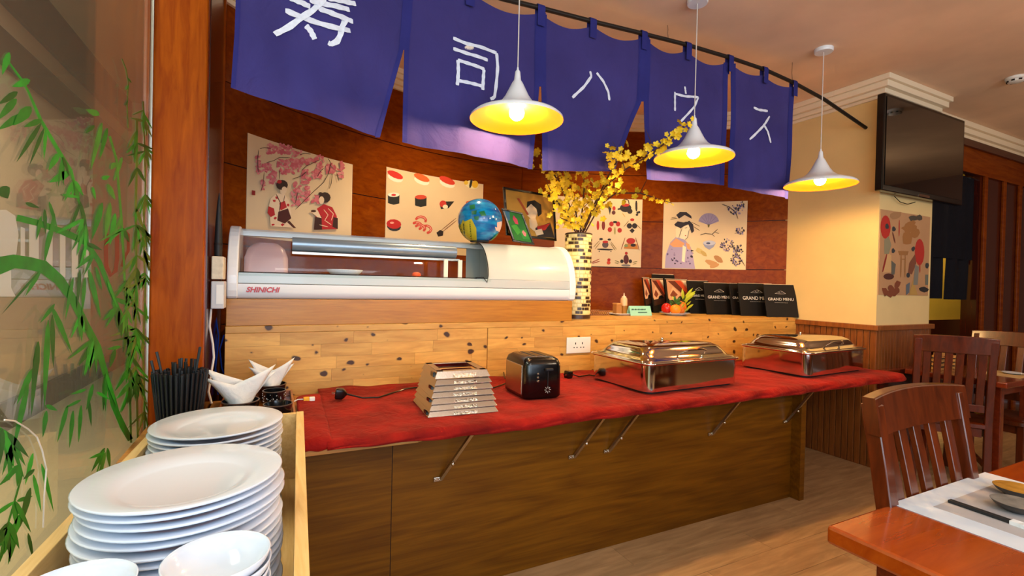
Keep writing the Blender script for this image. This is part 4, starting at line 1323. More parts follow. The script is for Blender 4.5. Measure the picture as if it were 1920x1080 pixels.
# ================================================================== VASE AND BLOSSOM BRANCHES
VX, VY, VR = 1.892, 2.80, .094
vz = thing('mosaic_vase', 'tall cylindrical vase of pale yellow and dark mosaic tiles', 'vase', (VX, VY, BARZ))
MB().lathe([(VR - .006, .0005), (VR - .003, .03), (VR - .003, .585), (VR - .012, .585), (VR - .014, .10), (0, .10)], (VX, VY, BARZ), 40).build('vase_body', M['vasecream'], vz, smooth=True)
MB().lathe_open([(VR - .002, .004), (VR, .006), (VR, .03), (VR - .002, .032)], (VX, VY, BARZ), 40).build('base_band', M['vasedark'], vz, smooth=True)
MB().lathe_open([(VR - .006, .582), (VR, .584), (VR + .001, .59), (VR - .006, .594), (VR - .013, .588)], (VX, VY, BARZ), 40).build('rim', M['vasedark'], vz, smooth=True)
dk, ltm = MB(), MB()
rows = 22
for r in range(rows):
    z0 = .036 + r * .0249
    a = rnd.uniform(0, 1)
    a0 = a
    while a < a0 + 2 * math.pi - .12:
        w = rnd.choice((.22, .34, .46, .5))
        w = min(w, a0 + 2 * math.pi - a)
        tgt = dk if rnd.random() < .36 else ltm
        n = 3
        g = .02
        P = [[(VX + VR * math.cos(a + g + (w - 2 * g) * k / n), VY + VR * math.sin(a + g + (w - 2 * g) * k / n), BARZ + z0 + zz) for zz in (.003, .0215)] for k in range(n + 1)]
        tgt.grid(P)
        a += w
dk.build('dark_tiles', M['vasedark'], vz, kind='stuff'); ltm.build('pale_tiles', plain('cream_mosaic_tile', '#f2e0a0', .3), vz, kind='stuff')

# blossom: five cupped petals round a small eye
bl = MB()
for k in range(5):
    a = 2 * math.pi * k / 5
    ca, sa = math.cos(a), math.sin(a)
    loc = [(0.0, 0.0, 0.0), (.35, .30, .10), (.75, .36, .22), (1.0, .0, .30), (.75, -.36, .22), (.35, -.30, .10), (.6, 0, .10)]
    pts = [(x * ca - y * sa, x * sa + y * ca, z) for x, y, z in loc]
    bl.add(pts, [(0, 1, 6), (1, 2, 6), (2, 3, 6), (3, 4, 6), (4, 5, 6), (5, 0, 6)])
blossom_me = bpy.data.meshes.new('blossom')
blossom_me.from_pydata(bl.v, [], bl.f); blossom_me.materials.append(M['petal']); blossom_me.update()

branches = [
    # (pixels with depth y), blossoms, label
    ([(1092, 440, 2.79), (1112, 395, 2.62), (1135, 350, 2.38), (1172, 318, 2.12), (1222, 288, 1.97), (1262, 256, 1.87), (1292, 226, 1.82)], 58, 'long yellow blossom branch reaching right in front of the curtain'),
    ([(1095, 440, 2.81), (1125, 385, 2.70), (1155, 362, 2.60), (1200, 362, 2.52), (1260, 381, 2.48)], 24, 'yellow blossom branch arching right above the kimono poster'),
    ([(1090, 440, 2.78), (1118, 375, 2.55), (1140, 332, 2.30), (1158, 300, 2.10), (1165, 282, 2.03)], 34, 'yellow blossom branch rising before the third curtain panel'),
    ([(1084, 440, 2.80), (1070, 390, 2.74), (1050, 345, 2.68), (1025, 305, 2.62), (1008, 285, 2.60)], 40, 'yellow blossom branch leaning far left out of the vase'),
    ([(1082, 440, 2.77), (1062, 400, 2.68), (1040, 372, 2.60), (1026, 345, 2.56)], 44, 'low yellow blossom branch at the left side of the vase'),
    ([(1086, 440, 2.80), (1078, 385, 2.76), (1066, 340, 2.72), (1058, 315, 2.70)], 46, 'upright yellow blossom branch left of the vase middle'),
    ([(1088, 440, 2.83), (1092, 390, 2.85), (1096, 345, 2.86), (1092, 318, 2.86)], 30, 'upright yellow blossom branch at the back of the vase'),
    ([(1090, 440, 2.80), (1108, 395, 2.78), (1122, 370, 2.75), (1130, 350, 2.74)], 26, 'short yellow blossom branch right of the vase middle'),
    ([(1083, 440, 2.76), (1066, 415, 2.70), (1050, 408, 2.66)], 22, 'short drooping yellow blossom branch above the vase rim'),
]
for pts, nb, lab in branches:
    P3 = [onY(*p) for p in pts]
    base = Vector((VX + rnd.uniform(-.03, .03), VY + rnd.uniform(-.03, .03), BARZ + .12))
    br_ = thing('blossom_branch', lab, 'branch', tuple(base), group='blossom branches in the vase')
    path = [base] + P3
    MB().tube(path, [.005] * (len(path) - 1) + [.0018], 6).build('twig', M['bark'], br_, smooth=True)
    for _ in range(3):
        i = rnd.randrange(1, len(path) - 1)
        a = path[i]; b = a + Vector((rnd.uniform(-.10, .10), rnd.uniform(-.08, .04), rnd.uniform(.04, .16)))
        MB().tube([a, (a + b) / 2 + Vector((.01, 0, .01)), b], [.003, .002, .001], 5).build('side_twig', M['bark'], br_, smooth=True)
    L = len(P3) - 1
    nb = int(nb * 1.3)
    for q in range(nb):
        s = (q + rnd.random()) / nb
        s = .16 + .84 * s if lab.startswith('long') or 'arching' in lab else .12 + .88 * s
        i = min(L - 1, int(s * L)); f_ = s * L - i
        c = P3[i].lerp(P3[i + 1], f_)
        sp = .055 if nb < 40 else (.062 if 'long' not in lab else .05)
        sp *= (1.15 - .7 * s) if 'long' in lab or 'arching' in lab else 1
        c = c + Vector((rnd.gauss(0, sp * .62), rnd.gauss(0, sp * .5), rnd.gauss(0, sp * .62)))
        if c.z < BARZ + .61: c.z = BARZ + .61 + rnd.random() * .05
        o = bpy.data.objects.new('blossom', blossom_me); COL.objects.link(o)
        o.parent = br_; o.location = c - base
        sc_ = rnd.uniform(.014, .025)
        o.scale = (sc_, sc_, sc_)
        dirn = (CAM - c).normalized() + Vector((rnd.gauss(0, .6), rnd.gauss(0, .6), rnd.gauss(0, .6)))
        o.rotation_euler = dirn.to_track_quat('Z', 'Y').to_euler()

# ================================================================== SMALL THINGS ON THE BAR
BZ = BARZ + .0005
# wicker coaster tray, white plate, box, bottle, tent sign
c = onZ(1122, 588, BZ + .02)
c = Vector((2.26, 3.12, BZ))
wt = thing('wicker_tray', 'low woven wicker tray next to the vase on the bar', 'tray', tuple(c))
MB().box(c.x - .11, c.x + .11, c.y - .07, c.y + .07, c.z, c.z + .006).build('tray_base', plain('wicker', '#8c5a34', .7), wt)
for s in (-1, 1):
    for k in range(11):
        x = c.x - .10 + .02 * k
        MB().bar((x - .012, c.y + s * .07, c.z + .004), (x + .012, c.y + s * .07, c.z + .034), .003, .003).bar((x + .012, c.y + s * .07, c.z + .004), (x - .012, c.y + s * .07, c.z + .034), .003, .003).build('weave_strand', plain('wicker', '#9c6a40', .7) if k == 0 and s < 0 else bpy.data.materials['wicker'], wt)
MB().tube([(c.x - .112, c.y - .07, c.z + .034), (c.x + .112, c.y - .07, c.z + .034), (c.x + .112, c.y + .07, c.z + .034), (c.x - .112, c.y + .07, c.z + .034), (c.x - .112, c.y - .07, c.z + .034)], .004, 6).build('tray_rim', bpy.data.materials['wicker'], wt)
c = Vector((2.58, 3.08, BZ))
tag(MB().loft([(c.z, .14, .06, .03), (c.z + .004, .15, .07, .03), (c.z + .014, .17, .08, .035), (c.z + .016, .168, .078, .035), (c.z + .007, .145, .065, .03)], c.x, c.y, 5, cap1=True).build('serving_tray', M['porcelain'], smooth=True),
    'shallow white serving tray on the bar under the squeeze bottle', 'tray')
pz = BZ + .0172


def bar_xy(px_, Y):
    return onY(px_, 560, Y).x


bx0 = bar_xy(1157, 3.06)
tb = thing('cardboard_box', 'small tan box standing left of the squeeze bottle', 'box', (bx0, 3.06, BZ + .0075))
MB().box(bx0 - .022, bx0 + .03, 3.035, 3.085, BZ + .0075, BZ + .085).build('box_body', plain('tan_card', '#a8733a', .7), tb, bevel=.002)
MB().box(bx0 - .024, bx0 + .032, 3.033, 3.087, BZ + .0852, BZ + .098).build('box_lid', plain('tan_card_lid', '#b98448', .7), tb, bevel=.002)
bx1 = bar_xy(1170, 3.05)
sb = thing('squeeze_bottle', 'plastic squeeze bottle with pointed nozzle and amber sauce', 'bottle', (bx1 + .008, 3.06, BZ + .0075))
sm = [(.026, 0), (.028, .004), (.028, .07)]
MB().lathe(sm, (bx1 + .008, 3.06, BZ + .0075), 20).build('sauce_fill', plain('amber_sauce', '#9a6a24', .3), sb, smooth=True)
MB().lathe([(.028, .0705), (.0275, .115), (.025, .128), (.018, .134)], (bx1 + .008, 3.06, BZ + .0075), 20).build('clear_body', plain('milky_plastic', '#e0b48a', .35), sb, smooth=True)
MB().lathe([(.019, .1345), (.017, .142), (.007, .148), (.0025, .172)], (bx1 + .008, 3.06, BZ + .0075), 16).build('nozzle', plain('pale_nozzle', '#e6c4a8', .4), sb, smooth=True)
ts = thing('tent_sign', 'small mint green tent card with dark lettering on the bar', 'sign', (bar_xy(1197, 3.02), 3.02, BZ))
x0, x1 = bar_xy(1179, 3.02), bar_xy(1217, 3.02)
mint = plain('mint_card', '#8fd0bc', .6)
MB().hexa([(x0, 2.99, BZ), (x1, 2.98, BZ), (x1, 2.984, BZ), (x0, 2.994, BZ), (x0, 3.015, BZ + .078), (x1, 3.005, BZ + .078), (x1, 3.009, BZ + .078), (x0, 3.019, BZ + .078)]).hexa(
    [(x0, 3.044, BZ), (x1, 3.034, BZ), (x1, 3.038, BZ), (x0, 3.048, BZ), (x0, 3.015, BZ + .078), (x1, 3.005, BZ + .078), (x1, 3.009, BZ + .078), (x0, 3.019, BZ + .078)]).build('card', mint, ts)
xm = (x0 + x1) / 2
ink = plain('dark_green_ink', '#1e4a44', .6)
lt = MB()
for k, wd in enumerate((.010, .008, .011, .008, .010, .006, .012, .008, .010)):
    xx = x0 + .016 + k * .0155
    lt.bar((xx, 3.0005 - (xx - x0) * .06, BZ + .050), (xx + wd, 3.0005 - (xx + wd - x0) * .06, BZ + .050), .0008, .011 - .002 * (k % 2))
lt.build('lettering', ink, ts)
MB().bar((xm - .03, 2.9925, BZ + .026), (xm + .06, 2.989, BZ + .027), .001, .006).build('lettering_line', ink, ts)

# fruit plate
fc = Vector((onY(1265, 594, 3.0).x, 3.0, BZ))
fp_ = tag(MB().lathe([(.07, 0), (.075, .004), (.125, .020), (.127, .023), (.07, .009), (0, .008)], fc, 36).build('fruit_plate', M['porcelain'], smooth=True), 'white plate of fruit standing on the bar before the menus', 'plate')


def fruit(name, lab, cat, c, r, s, mat, extra=None):
    t = thing(name, lab, cat, (c[0], c[1], c[2] - r * s[2]))
    MB().sphere(c, r, 20, 12, s=s).build('flesh', mat, t, smooth=True)
    MB().tube([(c[0], c[1], c[2] + r * s[2] * .95), (c[0] + .004, c[1], c[2] + r * s[2] + .012)], .0025, 5).build('stalk', M['bark'], t)
    return t


fz = BZ + .0095
fruit('red_apple', 'red apple at the left of the fruit plate', 'apple', (fc.x - .085, fc.y + .01, fz + .047), .042, (1, 1, 1.08), plain('red_apple_skin', '#b8160e', .25, noise=.2, nscale=30))
ot = fruit('orange', 'bright orange at the front of the fruit plate', 'orange', (fc.x - .04, fc.y - .045, fz + .042), .044, (1.08, 1, .92), plain('orange_peel', '#f08410', .4, bump=.2, bscale=250))
leafm = plain('dark_green_leaf', '#2c5a1e', .4)


def leaf3(a, b, w, name, mat, parent, nrm=(0, -1, 0)):
    a, b = Vector(a), Vector(b)
    t = (b - a); s = t.cross(Vector(nrm)).normalized() * w
    m1, m2 = a.lerp(b, .35), a.lerp(b, .7)
    lift = Vector(nrm) * w * .35
    MB().add([a, m1 + s, m2 + s * .8, b, m2 - s * .8, m1 - s, m1 + lift, m2 + lift], [(0, 6, 1), (1, 6, 7, 2), (2, 7, 3), (3, 7, 4), (4, 7, 6, 5), (5, 6, 0)]).build(name, mat, parent, smooth=True)


o1 = (fc.x - .035, fc.y - .045, fz + .088)
leaf3(o1, (o1[0] - .02, o1[1], o1[2] + .07), .016, 'leaf', leafm, ot); leaf3(o1, (o1[0] + .05, o1[1], o1[2] + .055), .02, 'leaf', leafm, ot); leaf3(o1, (o1[0] + .06, o1[1] - .01, o1[2] + .01), .014, 'leaf', leafm, ot)
df = thing('dragon_fruit', 'yellow green spiky dragon fruit at the right of the fruit plate', 'fruit', (fc.x + .055, fc.y - .01, fz))
dcn = Vector((fc.x + .055, fc.y - .01, fz + .055))
MB().sphere(dcn, .045, 20, 12, s=(1.15, 1, 1.2)).build('flesh', plain('dragon_fruit_skin', '#d8701c', .4, noise=.3, nscale=25), df, smooth=True)
ygm = plain('yellow_green_scale', '#a8b428', .4)
for k in range(16):
    a = k * 2.399; zz = -.8 + 1.7 * k / 15
    rr = math.sqrt(max(0, 1 - min(1, zz) ** 2)) * .046
    a3 = dcn + Vector((rr * math.cos(a) * 1.1, rr * math.sin(a), zz * .05))
    out = Vector((math.cos(a), math.sin(a), .9 + zz * .5)).normalized()
    leaf3(a3, a3 + out * rnd.uniform(.05, .08), .014, 'scale_leaf', ygm if k % 3 else leafm, df, nrm=(math.cos(a) * .5, -1, .2))
tpd = dcn + Vector((.02, -.01, .055))
for d in ((.13, -.01, .09), (.105, 0, .115), (.10, 0, .05), (.12, -.015, .07), (-.02, 0, .11)): leaf3(tpd, tpd + Vector(d), .018, 'scale_leaf', ygm, df)

# menus: black GRAND MENU covers and picture covers
coverm = plain('black_menu_cover', '#0d0c0c', .5, spec=.25)
silver = plain('silver_print', '#d6d2cc', .4)


def menu(pxl, pxr, ptop, Y0, Yt, rz, label, kind, z_h=None):
    dY = Yt - Y0
    for _ in range(60):
        xl, xr = onY(pxl, 560, Y0).x, onY(pxr, 560, Y0).x
        w = xr - xl
        ym = Y0 + dY
        ce, se = math.cos(rz), math.sin(rz)
        xc = (xl + xr) / 2
        need = min(arcY(min(4.4, xc + s * w / 2 * ce), ARC_R) - (ym + s * w / 2 * se) for s in (-1, 1))
        if need > .03 and xc + w / 2 * ce < 4.035: break
        Y0 -= .01
    Yt = Y0 + dY
    zt = onY((pxl + pxr) / 2, ptop, (Y0 + Yt) / 2).z
    h = (zt - BZ) / math.cos(math.atan2(Yt - Y0, zt - BZ))
    o = Vector(((xl + xr) / 2, Y0, BZ + .001))
    t = thing('menu_book', label, 'menu', tuple(o), group='menus leaning along the bar')
    ex = Vector((math.cos(rz), math.sin(rz), 0)); lean = Vector((-math.sin(rz) * (Yt - Y0) / h, math.cos(rz) * (Yt - Y0) / h, (zt - BZ) / h)).normalized()
    nrm = ex.cross(lean).normalized()   # faces the room

    def P(u, v, d=0.0): return o + ex * ((u - .5) * w) + lean * (v * h) + nrm * d
    MB().hexa([P(0, 0, -.012), P(1, 0, -.012), P(1, 0, 0), P(0, 0, 0), P(0, 1, -.012), P(1, 1, -.012), P(1, 1, 0), P(0, 1, 0)]).build('cover', coverm, t, bevel=.0015)
    MB().hexa([P(.03, .02, -.010), P(.97, .02, -.010), P(.97, .02, -.003), P(.03, .02, -.003), P(.03, 1.012, -.010), P(.97, 1.012, -.010), P(.97, 1.012, -.003), P(.03, 1.012, -.003)]).build('pages', M['paper'], t)
    if kind == 'grand':
        lg = MB()
        for L in (((-.16, .72), (-.06, .77), (.02, .80), (.09, .77), (.16, .72)), ((-.17, .715), (0, .705), (.17, .715)), ((-.05, .76), (.0, .73), (.06, .755))):
            for a, b in zip(L, L[1:]):
                lg.bar(P(.5 + a[0], a[1], .0008), P(.5 + b[0], b[1], .0008), .0012, .0075, up=tuple(nrm))
        lg.build('emblem', silver, t)
        text_part('lettering', 'GRAND MENU', w * .125, silver, t, frame_matrix(P(.5, .54, .0006), ex, lean), extrude=.0002, bold=.0)
        lg = MB()
        for k in range(9):
            a = .29 + .047 * k
            lg.bar(P(a, .435, .0008), P(a + .034, .435, .0008), .001, .0055, up=tuple(nrm))
        lg.build('lettering_line', silver, t)
    elif kind == 'pic':
        for k, (q, col) in enumerate((([(.06, .98), (.94, .98), (.94, .55), (.06, .42)], '#c08a64'), ([(.10, .95), (.45, .95), (.92, .60), (.92, .40)], '#5a2416'), ([(.40, .96), (.66, .96), (.95, .70), (.95, .52)], '#b8401f'),
                                      ([(.70, .97), (.94, .97), (.94, .78)], '#e2cdb0'), ([(.08, .50), (.30, .78), (.60, .56), (.42, .40), (.10, .38)], '#d2a27c'), ([(.14, .52), (.30, .68), (.48, .54), (.30, .44)], '#7a3a24'),
                                      ([(.08, .36), (.9, .44), (.92, .28), (.08, .2)], '#32180f'))):
            MB().poly([P(u, v, .0006 + .0002 * k) for u, v in q]).build('cover_picture', flat(col, .4), t)
    return t


menu(1212, 1226, 521, 3.34, 3.40, .0, 'narrow menu with picture cover at the left end of the menu row', 'pic')
menu(1227, 1252, 523, 3.30, 3.36, .0, 'menu with food picture cover, second from the left', 'pic')
menu(1255, 1297, 524, 3.22, 3.28, -.05, 'menu with large food picture cover behind the fruit plate', 'pic')
menu(1228, 1268, 515, 3.40, 3.44, -.05, 'plain black menu peeking out above the picture menus', 'plain')
menu(1298, 1333, 527, 3.18, 3.24, -.15, 'black menu partly hidden behind the dragon fruit', 'grand')
menu(1331, 1376, 531, 3.05, 3.11, -.18, 'black menu left of the middle pair with full silver lettering', 'grand')
menu(1379, 1412, 532, 3.04, 3.10, -.25, 'black menu half covered by its right neighbour', 'grand')
menu(1399, 1449, 532, 2.93, 2.99, -.28, 'black menu in front, second from the cream column', 'grand')
menu(1449, 1489, 534, 2.80, 2.87, -.40, 'rightmost black menu against the cream column', 'grand')

# ================================================================== THINGS ON THE RED CLOTH
CZ = .757
# ---- nested steel riser stands
n_ring = 7
bfl, bfr = onZ(805, 782, CZ), onZ(940, 772, CZ)
sx, sy = (bfl.x + bfr.x) / 2, 0
W0, D0 = (bfr.x - bfl.x), .31
yf0 = (bfl.y + bfr.y) / 2
ztop = .935
step = (ztop - CZ) / n_ring
for k in range(n_ring):
    a0 = W0 / 2 - .0055 * k; d0 = D0 / 2 - .0043 * k
    z0 = CZ + step * k; hh = step + .004 if k == n_ring - 1 else step - .0035
    lab = ('bottom tapered steel stand resting on the red cloth', 'tapered steel stand second from the bottom of the pile', 'tapered steel stand third from the bottom of the pile', 'tapered steel stand in the exact middle of the pile',
           'tapered steel stand third from the top of the pile', 'tapered steel stand second from the top of the pile', 'topmost tapered steel stand of the nested pile')[k]
    t = thing('steel_stand', lab, 'stand', (sx, yf0 + D0 / 2, z0), rz=.05 * (k % 3 - 1) * .3, group='nested steel stands')
    t.rotation_euler.z = -.06 + .012 * (k % 3)
    in_ = .013
    mb = MB()
    # four sloped walls with thickness
    A, B = (a0, d0), (a0 - in_, d0 - in_)
    th = .003
    for (p, q) in (((-1, -1), (1, -1)), ((1, -1), (1, 1)), ((1, 1), (-1, 1)), ((-1, 1), (-1, -1))):
        o0 = [(p[0] * A[0], p[1] * A[1], 0), (q[0] * A[0], q[1] * A[1], 0)]
        i0 = [(p[0] * (A[0] - th), p[1] * (A[1] - th), 0), (q[0] * (A[0] - th), q[1] * (A[1] - th), 0)]
        o1_ = [(p[0] * B[0], p[1] * B[1], hh), (q[0] * B[0], q[1] * B[1], hh)]
        i1 = [(p[0] * (B[0] - th), p[1] * (B[1] - th), hh), (q[0] * (B[0] - th), q[1] * (B[1] - th), hh)]
        mb.hexa([o0[0], o0[1], i0[1], i0[0], o1_[0], o1_[1], i1[1], i1[0]])
    fl_ = .03
    if k == n_ring - 1:
        for (xa, xb, ya, yb) in ((-B[0], B[0], -B[1], -B[1] + fl_), (-B[0], B[0], B[1] - fl_, B[1]), (-B[0], -B[0] + fl_, -B[1], B[1]), (B[0] - fl_, B[0], -B[1], B[1])):
            mb.box(xa, xb, ya, yb, hh - .003, hh)
    mb.build('sloped_frame', M['brushed'], t, local=True, bevel=.0008)
    ys0, ys1 = -A[1] - .0012, -B[1] - .0012
    MB().hexa([(-.045, ys0, .002), (.06, ys0, .002), (.06, ys0 + .001, .002), (-.045, ys0 + .001, .002), (-.045, ys1 + .001, hh - .003), (.06, ys1 + .001, hh - .003), (.06, ys1 + .002, hh - .003), (-.045, ys1 + .002, hh - .003)]).build(
        'hammered_band', M['hammered'], t, local=True)
    if k % 2 == 0:
        MB().box(-A[0] - .001, -A[0] + .006, -A[1] + .03, -A[1] + .075, .004, hh - .006).build('side_slot', M['black'], t, local=True)

# ---- toaster
tx, ty = (1.09 + 1.312) / 2, 2.17
to = thing('toaster', 'black toaster with brushed steel side panels on the red cloth', 'toaster', (tx, ty, CZ), rz=-.05)
hx_, hy_ = .105, .135
MB().loft([(.004, hx_ - .006, hy_ - .006, .03), (.0, hx_ - .01, hy_ - .01, .03), (.012, hx_, hy_, .035), (.165, hx_ - .002, hy_ - .002, .035), (.19, hx_ - .010, hy_ - .010, .035), (.203, hx_ - .030, hy_ - .028, .03)][1:], 0, 0, 6).build('body', M['black'], to, smooth=True, local=True, auto=50)
MB().box(-hx_ - .0025, -hx_ + .01, -hy_ + .035, hy_ - .035, .02, .165).build('side_panel', M['brushed'], to, local=True, bevel=.004)
MB().box(hx_ - .01, hx_ + .0025, -hy_ + .035, hy_ - .035, .02, .165).build('side_panel', M['brushed'], to, local=True, bevel=.004)
for x in (-.028, .028):
    MB().box(x - .013, x + .013, -.085, .085, .197, .2045).build('slot_rim', M['steel'], to, local=True, bevel=.001)
    MB().box(x - .009, x + .009, -.08, .08, .1985, .2052).build('bread_slot', M['groove'], to, local=True)
MB().box(.018, .022, -hy_ - .002, -hy_ + .004, .06, .15).build('lever_track', M['groove'], to, local=True)
MB().box(.002, .042, -hy_ - .018, -hy_ + .001, .140, .152).build('lever', M['blackmat'], to, local=True, bevel=.003)
for z in (.09, .108, .126):
    MB().lathe([(.0055, 0), (.0055, .004), (.0035, .006)], (0, 0, 0), 12).build('button', M['brushed'], to, local=True, smooth=True)
    b_ = to.children[-1] if False else [c for c in bpy.data.objects if c.parent == to and c.name.startswith('button')][-1]
    b_.location = (-.035, -hy_ + .001, z); b_.rotation_euler = (math.pi / 2, 0, 0)
dl = MB()
for k in range(8):
    a = 2 * math.pi * k / 8
    dl.bar((.02 + .008 * math.cos(a), -hy_ - .0015, .045 + .008 * math.sin(a)), (.02 + .017 * math.cos(a), -hy_ - .0015, .045 + .017 * math.sin(a)), .0012, .002, up=(0, 1, 0))
dl.build('dial_marks', M['whiteplastic'], to, local=True)

# ---- plugs, cords and adaptor
def plug(name, label, c, r, dirv, path, rad=.004):
    t = thing(name, label, 'plug', tuple(c))
    d = Vector(dirv).normalized()
    c = Vector(c)
    M4 = d.to_track_quat('Z', 'Y').to_matrix()
    mb = MB().loft([(-.02, r * .8, r * .8, .006), (-.016, r, r, .008), (.012, r, r, .008), (.022, r * .7, r * .7, .006), (.032, .006, .006, .005)], 0, 0, 4)
    mb.v = [tuple(c + M4 @ Vector(v)) for v in mb.v]
    mb.build('plug_body', M['black'], t, smooth=True)
    mb = MB()
    for s in (-1, 1): mb.box(s * r * .4 - .002, s * r * .4 + .002, -.003, .003, -.036, -.019)
    mb.v = [tuple(c + M4 @ Vector(v)) for v in mb.v]
    mb.build('plug_pins', M['steel'], t)
    MB().tube([c + d * .03] + [Vector(p) for p in path], rad, 6).build('cord', M['black'], t, smooth=True)
    return t


p0 = onZ(637, 738, CZ + .03)
plug('power_plug', 'black power plug lying where the two red cloths meet', p0, .024, (1, -.15, -.1), [onZ(680, 746, CZ + .006), onZ(710, 745, CZ + .006), onZ(735, 737, CZ + .006), onZ(760, 729, CZ + .006), onZ(785, 726, CZ + .006), onZ(800, 722, CZ + .006)])
p1 = onZ(1066, 702, CZ + .022)
plug('power_plug', 'black power plug just right of the toaster', p1, .022, (.9, .2, -.05), [onZ(1085, 706, CZ + .006), onZ(1105, 703, CZ + .006), onZ(1120, 706, CZ + .006)])
p2 = onZ(1127, 694, CZ + .030)
plug('power_plug', 'black power plug left of the nearer chafing dish', p2, .030, (.9, -.1, -.1), [onZ(1150, 700, CZ + .006), onZ(1165, 699, CZ + .006), onZ(1180, 706, CZ + .006)])
to_inv = (Matrix.Translation(to.location) @ Matrix.Rotation(to.rotation_euler.z, 4, 'Z')).inverted()
TL = lambda L: [to_inv @ p for p in L]
MB().tube(TL([onZ(956, 716, CZ + .008), onZ(946, 708, CZ + .012), onZ(944, 695, CZ + .03), onZ(948, 684, CZ + .05), onZ(956, 678, CZ + .06)]), .004, 6).build('cord_loop', M['black'], to, local=True, smooth=True)
MB().tube(TL([onZ(956, 716, CZ + .008), onZ(940, 722, CZ + .006), onZ(925, 727, CZ + .006)]), .004, 6).build('cord_end', M['black'], to, local=True, smooth=True)
q = onZ(577, 748, CZ + .02)
ad = thing('charger_adaptor', 'small yellow and white charger lead end by the bowls', 'charger', tuple(q))
MB().box(q.x - .018, q.x + .006, q.y - .012, q.y + .012, q.z - .010, q.z + .008).build('yellow_sleeve', plain('yellow_plastic', '#e8a818', .4), ad, bevel=.002)
MB().box(q.x + .0065, q.x + .03, q.y - .011, q.y + .011, q.z - .009, q.z + .007).build('white_plug', M['whiteplastic'], ad, bevel=.002)
MB().tube([(q.x - .018, q.y, q.z), (q.x - .04, q.y + .005, q.z), (q.x - .08, q.y - .02, q.z - .012)], .0025, 5).build('lead', M['cord_white'], ad)

# ---- chafing dishes
def chafer(x0, x1, y0, y1, rz, label):
    cx, cy = (x0 + x1) / 2, (y0 + y1) / 2
    hx, hy = (x1 - x0) / 2, (y1 - y0) / 2
    t = thing('chafing_dish', label, 'chafing dish', (cx, cy, CZ), rz=rz, group='chafing dishes on the red cloth')
    MB().loft([(.008, hx - .01, hy - .01, .05), (.012, hx, hy, .055), (.155, hx, hy, .055)], 0, 0, 8, cap1=False).build('body', M['steel'], t, local=True, smooth=True, auto=50)
    MB().loft([(0, hx - .02, hy - .02, .05), (.0078, hx - .02, hy - .02, .05)], 0, 0, 8).build('foot_frame', M['blackmat'], t, local=True)
    MB().loft([(.150, hx + .004, hy + .004, .058), (.153, hx + .012, hy + .012, .06), (.160, hx + .014, hy + .014, .062), (.166, hx + .010, hy + .010, .06), (.166, hx - .03, hy - .03, .05)], 0, 0, 8, cap0=False, cap1=False).build(
        'rim', M['steel'], t, local=True, smooth=True, auto=60)
    lid = MB().loft([(.166, hx - .004, hy - .004, .06), (.172, hx - .008, hy - .008, .06), (.176, hx - .030, hy - .030, .06), (.20, hx - .048, hy - .046, .065), (.225, hx - .068, hy - .062, .07), (.240, hx - .10, hy - .09, .07), (.246, hx - .16, hy - .14, .05), (.248, .05, .03, .02)],
                    0, 0, 8).build('lid', M['steel'], t, local=True, smooth=True, auto=60)
    # front handle: bent bar on two posts
    hb = MB().tube([(-.10, -hy + .035, .196), (-.085, -hy + .015, .214), (-.05, -hy + .006, .222), (.05, -hy + .006, .222), (.085, -hy + .015, .214), (.10, -hy + .035, .196)], .0055, 8).build('handle', M['steel'], lid, local=True, smooth=True)
    MB().sphere((0, .02, .255), .009, 12, 8).build('knob', M['steel'], lid, local=True, smooth=True)
    for x in (-.05, .02):
        MB().lathe([(.007, 0), (.007, .012), (.011, .016), (.008, .024)], (x - hx * .45, hy - .05, .205), 12).build('hinge_post', M['steel'], lid, local=True, smooth=True)
    MB().tube([(-.09 - hx * .45 + .04, hy - .05, .222), (.06 - hx * .45, hy - .05, .222)], .005, 8).build('hinge_bar', M['steel'], lid, local=True, smooth=True)
    return t


chafer(1.735, 2.46, 1.925, 2.41, .035, 'nearer polished steel chafing dish beside the toaster')
chafer(3.06, 3.80, 1.93, 2.42, .06, 'farther polished steel chafing dish near the cream column')

# ---- power outlet in the knotty board
oa, ob = onY(1063, 633, BARY - .008), onY(1107, 661, BARY - .008)
ot_ = thing('power_outlet', 'white double power outlet in the knotty board', 'outlet', ((oa.x + ob.x) / 2, BARY, (oa.z + ob.z) / 2))
MB().box(oa.x, ob.x, BARY - .009, BARY - .0005, ob.z, oa.z).build('cover_plate', M['whiteplastic'], ot_, bevel=.003)
for k in (-1, 1):
    cxo = (oa.x + ob.x) / 2 + .026 * k
    czo = (oa.z + ob.z) / 2
    for dx, dz, w, h in ((0, .012, .006, .013), (-.011, -.014, .009, .006), (.011, -.014, .009, .006)):
        MB().box(cxo + dx - w / 2, cxo + dx + w / 2, BARY - .0098, BARY - .0085, czo + dz - h / 2, czo + dz + h / 2).build('socket_hole', M['black'], ot_)

# ================================================================== LEFT END: CHOPSTICKS, BOWLS, NAPKINS
SZ = .7405
tr = thing('condiment_tray', 'amber wooden tray under the black cups and bowls', 'tray', (-.03, 2.28, SZ))
trm = wood('amber_tray_wood', '#7a3c0c', '#a85c18', 'X', 12, 5, rough=.3, coat=.4)
MB().box(-.20, .085, 2.02, 2.56, SZ, SZ + .012).build('tray_base', trm, tr)
for b in ((-.20, .085, 2.02, 2.03), (-.20, .085, 2.55, 2.56), (-.20, -.19, 2.03, 2.55), (.075, .085, 2.03, 2.55)):
    MB().box(b[0], b[1], b[2], b[3], SZ + .0125, SZ + .04).build('tray_side', trm, tr, bevel=.002)
glaze = plain('black_speckled_glaze', '#0d0c0d', .18, coat=.6)
spk = plain('white_glaze_speck', '#cfccc6', .3)


